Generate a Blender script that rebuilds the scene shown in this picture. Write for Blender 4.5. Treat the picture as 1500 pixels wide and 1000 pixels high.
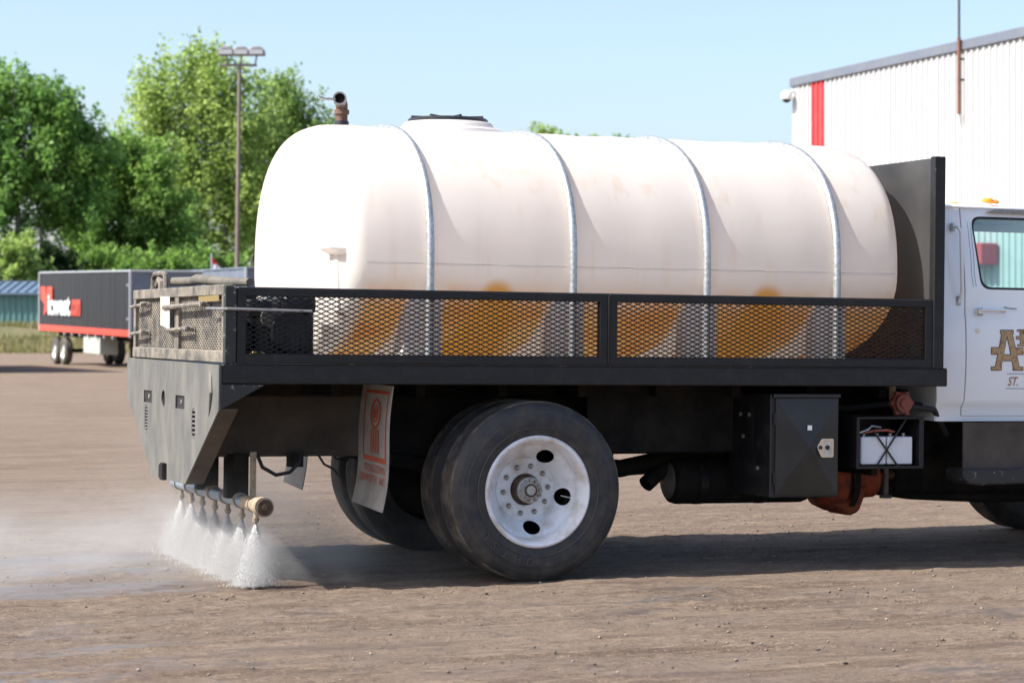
import bpy, bmesh, math, random
import numpy as np
from mathutils import Vector, Matrix
R = math.radians
random.seed(7); RNG = np.random.default_rng(7)
for o in list(bpy.data.objects): bpy.data.objects.remove(o)
scene = bpy.context.scene
COL = scene.collection

# ------------------------------------------------------------------ camera
FPX, HORIZON = 3440.0, 475.0
CAM_H = 1.45
cd = bpy.data.cameras.new('camera'); cam = bpy.data.objects.new('camera', cd); COL.objects.link(cam)
cd.sensor_width = 36.0; cd.lens = FPX / 1500 * 36
cam.location = (0, 0, CAM_H); cam.rotation_euler = (R(90), 0, 0)
cd.shift_y = -(500 - HORIZON) / 1500
cd.clip_start = 0.1; cd.clip_end = 4000
cd.dof.use_dof = True; cd.dof.focus_distance = 13.0; cd.dof.aperture_fstop = 4.5
scene.camera = cam

# ------------------------------------------------------------------ light
TRUCK_YAW, TRUCK_PITCH = R(20.4), R(0.7)
SUN_EL = R(47); SUN_TRAVEL = TRUCK_YAW - R(1.0)      # heading in which sunlight travels
w = bpy.data.worlds.new('World'); scene.world = w; w.use_nodes = True
nt = w.node_tree; bg = nt.nodes['Background']
sky = nt.nodes.new('ShaderNodeTexSky'); sky.sky_type = 'NISHITA'; sky.sun_disc = False
sky.sun_elevation = SUN_EL
sx, sy = -math.cos(SUN_TRAVEL), -math.sin(SUN_TRAVEL)
sky.sun_rotation = math.atan2(sx, sy) % (2 * math.pi)
sky.air_density = 0.85; sky.dust_density = 2.2; sky.ozone_density = 1.0
nt.links.new(sky.outputs[0], bg.inputs[0]); bg.inputs[1].default_value = 0.138
sl = bpy.data.lights.new('sun', 'SUN'); sun = bpy.data.objects.new('sun', sl); COL.objects.link(sun)
sl.energy = 4.9; sl.angle = R(0.55); sl.color = (1.0, 0.95, 0.87)
sd = Vector((-sx * math.cos(SUN_EL), -sy * math.cos(SUN_EL), -math.sin(SUN_EL)))
sun.rotation_euler = sd.to_track_quat('-Z', 'Y').to_euler(); sun.location = (-20, -5, 30)
vs = scene.view_settings
vs.view_transform = 'Standard'; vs.look = 'None'; vs.gamma = 1; vs.use_curve_mapping = False
vs.exposure = 0.88
scene.render.engine = 'CYCLES'
scene.cycles.max_bounces = 12; scene.cycles.diffuse_bounces = 7

# ------------------------------------------------------------------ materials
def mat(name, base, rough=0.6, metal=0.0, var=0.0, vscale=6.0, col2=None, mixlo=0.45, mixhi=0.65, bump=0.0,
        bscale=40.0, stretch=(1, 1, 1), spec=0.5, island=0.0, transl=0.0, rvar=0.0, coat=0.0):
    """Principled material: object-space noise blends base -> col2 (dirt / wear), optional bump and per-island variation"""
    m = bpy.data.materials.new(name); m.use_nodes = True
    t = m.node_tree; N = t.nodes; L = t.links; b = N['Principled BSDF']
    b.inputs['Base Color'].default_value = (*base, 1); b.inputs['Roughness'].default_value = rough
    b.inputs['Metallic'].default_value = metal; b.inputs['Specular IOR Level'].default_value = spec
    if coat: b.inputs['Coat Weight'].default_value = coat; b.inputs['Coat Roughness'].default_value = 0.06
    tc = N.new('ShaderNodeTexCoord'); mp = N.new('ShaderNodeMapping'); mp.inputs['Scale'].default_value = stretch
    L.new(tc.outputs['Object'], mp.inputs[0])
    col = None
    if col2 is not None:
        no = N.new('ShaderNodeTexNoise'); no.inputs['Scale'].default_value = vscale; no.inputs['Detail'].default_value = 8
        no.inputs['Roughness'].default_value = 0.62; L.new(mp.outputs[0], no.inputs['Vector'])
        rp = N.new('ShaderNodeMapRange'); rp.inputs['From Min'].default_value = mixlo; rp.inputs['From Max'].default_value = mixhi
        L.new(no.outputs['Fac'], rp.inputs['Value'])
        mx = N.new('ShaderNodeMix'); mx.data_type = 'RGBA'
        mx.inputs[6].default_value = (*base, 1); mx.inputs[7].default_value = (*col2, 1)
        L.new(rp.outputs[0], mx.inputs[0]); col = mx.outputs[2]
        if rvar:
            r2 = N.new('ShaderNodeMapRange'); r2.inputs['To Min'].default_value = rough; r2.inputs['To Max'].default_value = rough + rvar
            L.new(rp.outputs[0], r2.inputs['Value']); L.new(r2.outputs[0], b.inputs['Roughness'])
    if var or island:
        hs = N.new('ShaderNodeHueSaturation')
        if col: L.new(col, hs.inputs['Color'])
        else: hs.inputs['Color'].default_value = (*base, 1)
        if island:
            g = N.new('ShaderNodeNewGeometry'); src = g.outputs['Random Per Island']; amt = island
        else:
            n3 = N.new('ShaderNodeTexNoise'); n3.inputs['Scale'].default_value = vscale * 0.7; n3.inputs['Detail'].default_value = 5
            L.new(mp.outputs[0], n3.inputs['Vector']); src = n3.outputs['Fac']; amt = var
        r3 = N.new('ShaderNodeMapRange'); r3.inputs['To Min'].default_value = 1 - amt; r3.inputs['To Max'].default_value = 1 + amt
        L.new(src, r3.inputs['Value']); L.new(r3.outputs[0], hs.inputs['Value']); col = hs.outputs[0]
    if col: L.new(col, b.inputs['Base Color'])
    if bump:
        nb = N.new('ShaderNodeTexNoise'); nb.inputs['Scale'].default_value = bscale; nb.inputs['Detail'].default_value = 6
        L.new(mp.outputs[0], nb.inputs['Vector'])
        bp = N.new('ShaderNodeBump'); bp.inputs['Strength'].default_value = bump; bp.inputs['Distance'].default_value = 0.02
        L.new(nb.outputs['Fac'], bp.inputs['Height']); L.new(bp.outputs[0], b.inputs['Normal'])
    if transl:
        tr = N.new('ShaderNodeBsdfTranslucent')
        if col: L.new(col, tr.inputs[0])
        else: tr.inputs[0].default_value = (*base, 1)
        ms = N.new('ShaderNodeMixShader'); ms.inputs[0].default_value = transl
        L.new(b.outputs[0], ms.inputs[1]); L.new(tr.outputs[0], ms.inputs[2])
        L.new(ms.outputs[0], N['Material Output'].inputs['Surface'])
    return m

M = {}
DUST = (0.24, 0.20, 0.155)
M['black'] = mat('black_paint', (0.009, 0.009, 0.0105), 0.46, 0, spec=.4, col2=(0.030, 0.028, 0.027), vscale=9, mixlo=0.5, mixhi=0.8, bump=0.06, bscale=30, rvar=0.2)
M['black_edge'] = mat('black_paint_worn', (0.02, 0.02, 0.021), 0.5, 0, col2=(0.30, 0.28, 0.25), vscale=26, mixlo=0.60, mixhi=0.70, bump=0.1, bscale=60)
M['under'] = mat('underbody_dusty', (0.007, 0.007, 0.007), 0.85, 0, spec=.25, col2=(0.030, 0.026, 0.022), vscale=5, mixlo=0.4, mixhi=0.8, bump=0.2, bscale=25)
M['under_brown'] = mat('underbody_dust_haze', (0.048, 0.040, 0.033), 0.9, 0, col2=(0.105, 0.086, 0.068), vscale=4, mixlo=0.35, mixhi=0.75, bump=0.2, bscale=25)  # dust brown that also carries lit mist haze at the tail
M['dusty_metal'] = mat('dusty_metal', (0.075, 0.07, 0.065), 0.7, 0.1, col2=(0.235, 0.205, 0.165), vscale=9, mixlo=0.36, mixhi=0.62, bump=0.15, bscale=35)
M['steel_apron'] = mat('bare_steel_plate', (0.105, 0.108, 0.105), 0.5, 0.25, col2=(0.175, 0.168, 0.15), vscale=4.2, mixlo=0.36, mixhi=0.70, bump=0.15, bscale=10, stretch=(1, 1.3, 0.7), rvar=0.2)
M['headboard'] = mat('headboard_black', (0.030, 0.031, 0.034), 0.38, 0.0, col2=(0.058, 0.056, 0.054), vscale=3, mixlo=0.4, mixhi=0.75, bump=0.05, bscale=8, rvar=0.2)
M['galv'] = mat('galvanised_steel', (0.36, 0.38, 0.39), 0.42, 0.7, col2=(0.55, 0.56, 0.56), vscale=45, mixlo=0.4, mixhi=0.6, bump=0.1, bscale=60)
M['rubber'] = mat('tyre_rubber', (0.020, 0.021, 0.024), 0.62, 0, col2=(0.070, 0.062, 0.052), vscale=11, mixlo=0.42, mixhi=0.74, bump=0.15, bscale=35, rvar=0.25)
M['rubber_dusty'] = mat('tyre_rubber_dusty', (0.035, 0.032, 0.03), 0.8, 0, col2=(0.17, 0.145, 0.115), vscale=7.0, mixlo=0.42, mixhi=0.7, bump=0.25, bscale=45)
M['letter_rubber'] = mat('scuffed_letter_rubber', (0.06, 0.057, 0.052), 0.7)
M['rim'] = mat('white_rim_paint', (0.74, 0.76, 0.80), 0.35, 0, col2=(0.42, 0.35, 0.27), vscale=8, mixlo=0.45, mixhi=0.76, bump=0.03, bscale=20, rvar=0.2)
M['hub'] = mat('rusty_hub', (0.13, 0.085, 0.055), 0.75, 0.2, col2=(0.045, 0.026, 0.018), vscale=18, mixlo=0.4, mixhi=0.6, bump=0.2)
M['hubcap'] = mat('dull_hub_steel', (0.42, 0.42, 0.41), 0.45, 0.5, col2=(0.25, 0.21, 0.17), vscale=25, mixlo=0.5, mixhi=0.7, bump=0.1)
M['nut'] = mat('dirty_nut', (0.40, 0.39, 0.37), 0.5, 0.5, col2=(0.16, 0.11, 0.08), vscale=60, mixlo=0.45, mixhi=0.6)
M['cab'] = mat('white_cab_paint', (0.86, 0.87, 0.89), 0.22, 0, col2=(0.82, 0.82, 0.82), vscale=2.5, mixlo=0.5, mixhi=0.85, coat=0.5)
M['chrome'] = mat('chrome', (0.75, 0.75, 0.76), 0.12, 1.0)
M['gap'] = mat('door_gap_dark', (0.03, 0.03, 0.04), 0.8)
M['rubber_seal'] = mat('window_seal', (0.012, 0.012, 0.013), 0.6)
M['amber'] = mat('amber_lens', (0.75, 0.27, 0.015), 0.2)
M['gold'] = mat('gold_lettering', (0.47, 0.30, 0.15), 0.45, 0.1, col2=(0.22, 0.13, 0.07), vscale=70, mixlo=0.5, mixhi=0.62)
M['brown_ink'] = mat('brown_lettering', (0.36, 0.20, 0.13), 0.5)
M['dark_ink'] = mat('dark_outline', (0.035, 0.03, 0.035), 0.5)
M['blue_ink'] = mat('blue_pinstripe', (0.10, 0.28, 0.42), 0.5)
M['battery'] = mat('white_battery_case', (0.62, 0.64, 0.68), 0.45, col2=(0.48, 0.46, 0.43), vscale=12, mixlo=0.55, mixhi=0.8)
M['strap'] = mat('black_strap', (0.012, 0.012, 0.014), 0.7)
M['red_knob'] = mat('faded_red_valve', (0.33, 0.075, 0.055), 0.6, col2=(0.20, 0.07, 0.05), vscale=30, bump=0.2)
M['rust'] = mat('rust_red_casting', (0.30, 0.055, 0.018), 0.8, col2=(0.045, 0.02, 0.012), vscale=9, mixlo=0.42, mixhi=0.68, bump=0.3, bscale=30)
M['pipe_rust'] = mat('rusty_pipe', (0.14, 0.082, 0.062), 0.75, 0.2, col2=(0.12, 0.07, 0.05), vscale=25, bump=0.3)
M['pipe_steel'] = mat('grey_pipe', (0.30, 0.30, 0.30), 0.4, 0.6, col2=(0.18, 0.17, 0.16), vscale=20)
M['blue_pipe'] = mat('blue_grey_pipe', (0.20, 0.29, 0.40), 0.35, 0.3, col2=(0.34, 0.34, 0.34), vscale=9)
M['tan_pipe'] = mat('muddy_fitting', (0.34, 0.27, 0.19), 0.7, 0.1, col2=(0.20, 0.155, 0.115), vscale=22, bump=0.2)
M['flap'] = mat('mud_flap_grey', (0.31, 0.29, 0.265), 0.75, col2=(0.20, 0.175, 0.15), vscale=6, mixlo=0.42, mixhi=0.72, bump=0.08)
M['flap_ink'] = mat('orange_flap_print', (0.42, 0.065, 0.025), 0.7, col2=(0.28, 0.12, 0.08), vscale=18, mixlo=0.5, mixhi=0.75)
M['paper'] = mat('paper_sticker', (0.66, 0.62, 0.54), 0.8, col2=(0.50, 0.45, 0.37), vscale=20)
M['glass_dark'] = mat('dark_lens', (0.02, 0.02, 0.022), 0.2)
M['seat'] = mat('cab_interior', (0.05, 0.055, 0.07), 0.8)
M['lid'] = mat('black_lid', (0.016, 0.018, 0.022), 0.4)
M['engine'] = mat('black_engine', (0.012, 0.012, 0.013), 0.45, 0.1, col2=(0.05, 0.047, 0.044), vscale=20, mixlo=0.5, mixhi=0.75, bump=0.3, bscale=40)
M['brass'] = mat('brass_fitting', (0.42, 0.30, 0.12), 0.4, 0.7)
M['olive_hose'] = mat('dusty_boom', (0.125, 0.113, 0.093), 0.75, col2=(0.075, 0.068, 0.06), vscale=8, bump=0.2)

def glass(name, tint, alpha_like=0.0):
    m = bpy.data.materials.new(name); m.use_nodes = True; t = m.node_tree; N = t.nodes; L = t.links
    N.remove(N['Principled BSDF'])
    tr = N.new('ShaderNodeBsdfTransparent'); tr.inputs[0].default_value = (*tint, 1)
    gl = N.new('ShaderNodeBsdfGlossy'); gl.inputs['Roughness'].default_value = 0.02
    fr = N.new('ShaderNodeFresnel'); fr.inputs[0].default_value = 1.5
    mx = N.new('ShaderNodeMixShader'); L.new(fr.outputs[0], mx.inputs[0]); L.new(tr.outputs[0], mx.inputs[1]); L.new(gl.outputs[0], mx.inputs[2])
    L.new(mx.outputs[0], N['Material Output'].inputs['Surface']); return m
M['glass'] = glass('tinted_glass', (0.80, 0.91, 0.90))

def tank_material():
    m = mat('white_poly_tank', (0.80, 0.765, 0.735), 0.38, 0); t = m.node_tree; N = t.nodes; L = t.links; b = N['Principled BSDF']
    tc = N.new('ShaderNodeTexCoord'); sp = N.new('ShaderNodeSeparateXYZ'); L.new(tc.outputs['Object'], sp.inputs[0])
    def noise(scale, stretch, det=6):
        mp = N.new('ShaderNodeMapping'); mp.inputs['Scale'].default_value = stretch; L.new(tc.outputs['Object'], mp.inputs[0])
        n = N.new('ShaderNodeTexNoise'); n.inputs['Scale'].default_value = scale; n.inputs['Detail'].default_value = det
        L.new(mp.outputs[0], n.inputs['Vector']); return n.outputs['Fac']
    def rng(v, a, b_, c=0., d=1.):
        r = N.new('ShaderNodeMapRange'); r.interpolation_type = 'SMOOTHSTEP'
        for k, x in zip(('From Min', 'From Max', 'To Min', 'To Max'), (a, b_, c, d)): r.inputs[k].default_value = x
        L.new(v, r.inputs['Value']); return r.outputs[0]
    def mixc(f, c1, c2):
        x = N.new('ShaderNodeMix'); x.data_type = 'RGBA'; L.new(f, x.inputs[0])
        for i, c in ((6, c1), (7, c2)):
            if isinstance(c, tuple): x.inputs[i].default_value = (*c, 1)
            else: L.new(c, x.inputs[i])
        return x.outputs[2]
    def math_(op, a, b_):
        x = N.new('ShaderNodeMath'); x.operation = op
        for i, c in ((0, a), (1, b_)):
            if isinstance(c, (int, float)): x.inputs[i].default_value = c
            else: L.new(c, x.inputs[i])
        return x.outputs[0]
    # vertical rust-water drips down the shell, pinkish film, amber glow of transmitted light painted in below the moulded seam
    drips = math_('MULTIPLY', rng(noise(13, (1, 1, 0.05)), 0.50, 0.74), rng(noise(1.6, (1, 1, 1)), 0.4, 0.62))
    c = mixc(math_('MULTIPLY', drips, 0.38), (0.84, 0.81, 0.78), (0.70, 0.54, 0.38))
    film = rng(noise(1.1, (0.6, 1, 1.6)), 0.4, 0.7)
    c = mixc(math_('MULTIPLY', film, 0.35), c, (0.77, 0.685, 0.61))
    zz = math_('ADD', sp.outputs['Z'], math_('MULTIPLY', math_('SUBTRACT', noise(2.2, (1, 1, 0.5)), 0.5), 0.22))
    sidef = rng(sp.outputs['X'], .70, .80)     # keeps the amber tint off the sunlit end cap
    st1 = math_('MULTIPLY', rng(zz, 1.79, 1.60), sidef)          # faint start of the amber glow tint under the seam
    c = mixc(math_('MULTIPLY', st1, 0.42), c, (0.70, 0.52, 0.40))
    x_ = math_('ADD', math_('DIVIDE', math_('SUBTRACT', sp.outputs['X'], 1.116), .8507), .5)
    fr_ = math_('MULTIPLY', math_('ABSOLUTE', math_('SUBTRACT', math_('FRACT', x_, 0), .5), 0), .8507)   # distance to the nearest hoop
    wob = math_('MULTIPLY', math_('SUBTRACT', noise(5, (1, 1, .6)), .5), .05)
    between_hoops = rng(math_('ADD', fr_, wob), .07, .15)                                # no amber tint over the leg strips under the hoops
    st2 = math_('MULTIPLY', math_('MULTIPLY', rng(zz, 1.70, 1.50), sidef), between_hoops)
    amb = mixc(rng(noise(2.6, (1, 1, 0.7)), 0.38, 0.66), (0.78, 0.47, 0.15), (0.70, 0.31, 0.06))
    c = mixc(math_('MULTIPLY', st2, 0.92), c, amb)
    for u0 in (1.535, 3.235):                                                       # moulded domes between the hoops, painted as deeper amber glow
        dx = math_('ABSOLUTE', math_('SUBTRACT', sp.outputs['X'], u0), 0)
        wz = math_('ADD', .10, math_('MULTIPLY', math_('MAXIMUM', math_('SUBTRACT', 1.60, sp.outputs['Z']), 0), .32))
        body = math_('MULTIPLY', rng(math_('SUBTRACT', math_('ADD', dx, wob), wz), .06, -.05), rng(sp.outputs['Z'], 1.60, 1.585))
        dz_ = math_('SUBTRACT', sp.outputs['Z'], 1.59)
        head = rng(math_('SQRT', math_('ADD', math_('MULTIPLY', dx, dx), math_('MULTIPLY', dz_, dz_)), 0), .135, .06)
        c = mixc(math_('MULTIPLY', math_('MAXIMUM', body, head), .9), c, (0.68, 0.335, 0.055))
    L.new(c, b.inputs['Base Color'])
    nb = N.new('ShaderNodeBump'); nb.inputs['Strength'].default_value = 0.12; nb.inputs['Distance'].default_value = 0.05
    L.new(noise(2.2, (1, 1, 1), 3), nb.inputs['Height']); L.new(nb.outputs[0], b.inputs['Normal'])
    tr = N.new('ShaderNodeBsdfTranslucent'); L.new(c, tr.inputs[0])
    ms = N.new('ShaderNodeMixShader'); ms.inputs[0].default_value = 0.5
    L.new(b.outputs[0], ms.inputs[1]); L.new(tr.outputs[0], ms.inputs[2]); L.new(ms.outputs[0], N['Material Output'].inputs['Surface'])
    return m
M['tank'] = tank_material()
M['tank_leg'] = mat('white_poly_leg', (0.88, 0.87, 0.88), 0.4, 0, transl=.55, col2=(0.80, 0.70, 0.58), vscale=5, mixlo=0.55, mixhi=0.8, stretch=(1, 1, 0.3))
M['tank_amber'] = mat('amber_glow_poly', (0.72, 0.39, 0.09), 0.45, 0, col2=(0.60, 0.25, 0.04), vscale=4, mixlo=0.4, mixhi=0.7, transl=.45)  # amber of light through the poly, held in the colour

# ------------------------------------------------------------------ mesh helpers
class MB:
    def __init__(s): s.bm = bmesh.new()
    def box(s, x0, x1, y0, y1, z0, z1, bev=0.0, seg=1):
        t = bmesh.new(); bmesh.ops.create_cube(t, size=1)
        for v in t.verts: v.co = ((x0 + x1) / 2 + v.co.x * (x1 - x0), (y0 + y1) / 2 + v.co.y * (y1 - y0), (z0 + z1) / 2 + v.co.z * (z1 - z0))
        if bev: bmesh.ops.bevel(t, geom=t.edges[:], offset=bev, segments=seg, affect='EDGES', profile=0.5)
        s._add(t); return s
    def _add(s, t, mtx=None):
        me = bpy.data.meshes.new('t'); t.to_mesh(me); t.free()
        if mtx is not None: me.transform(mtx)
        s.bm.from_mesh(me); bpy.data.meshes.remove(me)
    def prism(s, pts, axis, a, b, bev=0.0):
        """polygon pts in the two other axes, extruded along axis (0=x,1=y,2=z) from a to b"""
        t = bmesh.new()
        def mk(p, q): return {0: (q, p[0], p[1]), 1: (p[0], q, p[1]), 2: (p[0], p[1], q)}[axis]
        va = [t.verts.new(mk(p, a)) for p in pts]; vb = [t.verts.new(mk(p, b)) for p in pts]
        n = len(pts); t.faces.new(va); t.faces.new(vb[::-1])
        for i in range(n): t.faces.new((va[i], vb[i], vb[(i + 1) % n], va[(i + 1) % n]))
        bmesh.ops.recalc_face_normals(t, faces=t.faces[:])
        if bev: bmesh.ops.bevel(t, geom=t.edges[:], offset=bev, segments=1, affect='EDGES')
        s._add(t); return s
    def plate(s, outer, holes, axis, a, b, cuts=(), warp=None):
        """sheet with holes: loops in the two other axes, thickness a..b"""
        t = bmesh.new()
        def mk(p, q): return {0: (q, p[0], p[1]), 1: (p[0], q, p[1]), 2: (p[0], p[1], q)}[axis]
        ed = []
        for lp in [outer] + list(holes):
            vv = [t.verts.new(mk(p, a)) for p in lp]
            ed += [t.edges.new((vv[i], vv[(i + 1) % len(vv)])) for i in range(len(vv))]
        bmesh.ops.triangle_fill(t, use_beauty=True, use_dissolve=False, edges=ed)
        for c in cuts:
            bmesh.ops.bisect_plane(t, geom=t.verts[:] + t.edges[:] + t.faces[:], plane_co=(0, 0, c), plane_no=(0, 0, 1))
        r = bmesh.ops.extrude_face_region(t, geom=t.faces[:])
        d = [0, 0, 0]; d[axis] = b - a
        bmesh.ops.translate(t, vec=d, verts=[g for g in r['geom'] if isinstance(g, bmesh.types.BMVert)])
        bmesh.ops.recalc_face_normals(t, faces=t.faces[:])
        if warp:
            for v in t.verts: v.co = warp(v.co)
        s._add(t); return s
    def cyl(s, p0, p1, r0, r1=None, n=20, caps=True):
        p0, p1 = Vector(p0), Vector(p1); d = p1 - p0; r1 = r0 if r1 is None else r1
        t = bmesh.new(); bmesh.ops.create_cone(t, cap_ends=caps, segments=n, radius1=r0, radius2=r1, depth=d.length)
        s._add(t, Matrix.Translation((p0 + p1) / 2) @ d.to_track_quat('Z', 'Y').to_matrix().to_4x4()); return s
    def tube(s, path, r, n=10, caps=True):
        path = [Vector(p) for p in path]; k = len(path)
        rad = r if isinstance(r, (list, tuple)) else [r] * k
        bm = s.bm; rings = []; up = None
        for i, p in enumerate(path):
            tg = (path[min(i + 1, k - 1)] - path[max(i - 1, 0)]).normalized()
            if up is None:
                up = Vector((0, 0, 1)) if abs(tg.z) < 0.9 else Vector((1, 0, 0))
            a = (up - tg * up.dot(tg)).normalized(); bq = tg.cross(a); up = a
            rings.append([bm.verts.new(p + (a * math.cos(2 * math.pi * j / n) + bq * math.sin(2 * math.pi * j / n)) * rad[i]) for j in range(n)])
        for i in range(k - 1):
            for j in range(n): bm.faces.new((rings[i][j], rings[i][(j + 1) % n], rings[i + 1][(j + 1) % n], rings[i + 1][j]))
        if caps: bm.faces.new(rings[0][::-1]); bm.faces.new(rings[-1])
        return s
    def lathe(s, prof, axis=1, n=64, center=(0, 0, 0), close=False):
        """prof: list of (radius, offset along axis)"""
        bm = s.bm; c = Vector(center); rings = []
        for (r, h) in prof:
            ring = []
            for j in range(n):
                a = 2 * math.pi * j / n; p = [0, 0, 0]; p[axis] = h
                p[(axis + 1) % 3] = r * math.cos(a); p[(axis + 2) % 3] = r * math.sin(a)
                ring.append(bm.verts.new(c + Vector(p)))
            rings.append(ring)
        m = len(prof)
        for i in range(m if close else m - 1):
            A, B = rings[i], rings[(i + 1) % m]
            for j in range(n): bm.faces.new((A[j], A[(j + 1) % n], B[(j + 1) % n], B[j]))
        if not close:
            if prof[0][0] > 1e-4: pass
        return s
    def sphere(s, c, r, sc=(1, 1, 1), sub=2):
        t = bmesh.new(); bmesh.ops.create_icosphere(t, subdivisions=sub, radius=r)
        for v in t.verts: v.co = Vector(c) + Vector((v.co.x * sc[0], v.co.y * sc[1], v.co.z * sc[2]))
        s._add(t); return s
    def build(s, name, m, parent=None, smooth=True, ang=35, recalc=True, loc=None):
        if recalc: bmesh.ops.recalc_face_normals(s.bm, faces=s.bm.faces[:])
        me = bpy.data.meshes.new(name); s.bm.to_mesh(me); s.bm.free()
        return link(name, me, m, parent, smooth, ang, loc)

def link(name, me, m=None, parent=None, smooth=True, ang=35, loc=None):
    if m is not None and not me.materials: me.materials.append(m if not isinstance(m, str) else M[m])
    if smooth:
        me.polygons.foreach_set('use_smooth', [True] * len(me.polygons)); me.set_sharp_from_angle(angle=R(ang))
    o = bpy.data.objects.new(name, me); COL.objects.link(o)
    if parent: o.parent = parent
    if loc: o.location = loc
    return o

def npmesh(name, V_, F_, smooth=False):
    me = bpy.data.meshes.new(name); V_ = np.asarray(V_, np.float32); F_ = np.asarray(F_, np.int32); k = F_.shape[1]
    me.vertices.add(len(V_)); me.vertices.foreach_set('co', V_.ravel())
    me.loops.add(F_.size); me.loops.foreach_set('vertex_index', F_.ravel())
    me.polygons.add(len(F_)); me.polygons.foreach_set('loop_start', np.arange(0, F_.size, k, dtype=np.int32))
    me.polygons.foreach_set('loop_total', np.full(len(F_), k, np.int32))
    if smooth: me.polygons.foreach_set('use_smooth', np.ones(len(F_), bool))
    me.update(calc_edges=True); return me

def tag(o, label=None, cat=None, group=None, kind=None):
    if label: o['label'] = label
    if cat: o['category'] = cat
    if group: o['group'] = group
    if kind: o['kind'] = kind
    return o
def empty(name, loc=(0, 0, 0), rot=(0, 0, 0), parent=None):
    o = bpy.data.objects.new(name, None); COL.objects.link(o); o.location = loc; o.rotation_euler = rot
    o.empty_display_size = 0.2
    if parent: o.parent = parent
    return o
def copy_tree(o, parent=None):
    c = o.copy(); COL.objects.link(c); c.parent = parent
    for ch in list(o.children): copy_tree(ch, c)
    return c

def text_mesh(body, size, extrude=0.001, sx_=1.0, space=1.0, align='LEFT', off=0.0):
    cu = bpy.data.curves.new('txt', 'FONT'); cu.body = body; cu.size = size; cu.extrude = extrude; cu.space_character = space
    cu.align_x = align; cu.offset = off; cu.resolution_u = 3
    ob = bpy.data.objects.new('txt', cu); COL.objects.link(ob); bpy.context.view_layer.update()
    me = bpy.data.meshes.new_from_object(ob.evaluated_get(bpy.context.evaluated_depsgraph_get()))
    bpy.data.objects.remove(ob); me.materials.clear()
    me.transform(Matrix.Diagonal((sx_, 1, 1, 1))); return me

def rounded(pts, r, n=5):
    """round the corners of a polygon"""
    out = []; k = len(pts)
    for i in range(k):
        p, a, b = Vector(pts[i]), Vector(pts[i - 1]), Vector(pts[(i + 1) % k])
        da, db = (a - p).normalized(), (b - p).normalized()
        rr = min(r, (a - p).length * .45, (b - p).length * .45)
        s0, s1 = p + da * rr, p + db * rr
        for j in range(n + 1):
            t = j / n; q = s0 * (1 - t) ** 2 + p * 2 * t * (1 - t) + s1 * t ** 2; out.append((q.x, q.y))
    return out

# value noise for terrain
def vnoise(x, y, seed):
    xi, yi = np.floor(x).astype(np.int64), np.floor(y).astype(np.int64); xf, yf = x - xi, y - yi
    def h(a, b):
        n = (a * 374761393 + b * 668265263 + seed * 974634777) & 0xFFFFFFFF
        n = ((n ^ (n >> 13)) * 1274126177) & 0xFFFFFFFF
        return ((n ^ (n >> 16)) & 0xFFFF) / 65535.0
    u, v = xf * xf * (3 - 2 * xf), yf * yf * (3 - 2 * yf)
    return (h(xi, yi) * (1 - u) + h(xi + 1, yi) * u) * (1 - v) + (h(xi, yi + 1) * (1 - u) + h(xi + 1, yi + 1) * u) * v

# ================================================================== GROUND
CT, ST_ = math.cos(TRUCK_YAW), math.sin(TRUCK_YAW)
OX, OY = -1.483, 12.6                                  # truck frame origin on the ground
def uv2w(u, v): return OX + CT * u - ST_ * v, OY + ST_ * u + CT * v
def ground_relief(u, v):
    tr = (vnoise(u * 0.5, v * 4.5, 1) - .5) * .014 + (vnoise(u * 2.5, v * 7, 2) - .5) * .010 + (vnoise(u * 6, v * 14, 3) - .5) * .007
    cl = (vnoise(u * 11, v * 13, 4) - .5) * .010 + (vnoise(u * 25, v * 28, 5) - .5) * .009 + (vnoise(u * .4, v * .5, 6) - .5) * .03
    for k, (v0, dp, wd_) in enumerate(((-1.32, .016, .028), (-1.47, .012, .03), (-2.05, .014, .03), (-.62, .010, .04), (-2.9, .015, .035), (1.2, .012, .04))):   # old tyre ruts along the lane
        wob = (vnoise(u * .35, u * 0 + k, 40 + k) - .5) * .35
        tr = tr - dp * np.exp(-((v - v0 - wob) / wd_) ** 2) * np.clip(vnoise(u * .6, u * 0 + k, 60 + k) * 2.4 - .7, 0, 1) + dp * .6 * np.exp(-((v - v0 - wob - wd_ * 2.0) / wd_) ** 2)
    m = np.clip(vnoise(u * 1.3, v * 2.2, 9) * 2 - .6, 0, 1)
    return tr + cl * (0.5 + m)
def axis_lines(a, b, step, far):
    core = np.arange(a, b, step); out = []; x = b; d = step * 3
    while x < far: out.append(x); d *= 1.28; x += d
    out.append(far); lo = []; x = a - step * 3; d = step * 3
    while x > -far: lo.append(x); d *= 1.28; x -= d
    lo.append(-far); return np.concatenate([lo[::-1], core, out])
gu = axis_lines(-4.2, 6.6, 0.032, 2600.0); gv = axis_lines(-4.6, 4.6, 0.026, 2600.0)
GU, GV = np.meshgrid(gu, gv, indexing='ij')
near = np.clip(1.25 - np.maximum(np.abs(GU - 1.2) / 9.0, np.abs(GV) / 9.0), 0, 1)
GZ = ground_relief(GU, GV) * near - 0.004
# flatten a little where the tyres stand
GX, GY = uv2w(GU, GV); nu, nv = len(gu), len(gv)
ii, jj = np.meshgrid(np.arange(nu - 1), np.arange(nv - 1), indexing='ij'); a = (ii * nv + jj).ravel()
gme = npmesh('ground', np.stack([GX, GY, GZ], -1).reshape(-1, 3), np.stack([a, a + nv, a + nv + 1, a + 1], -1), True)

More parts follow.
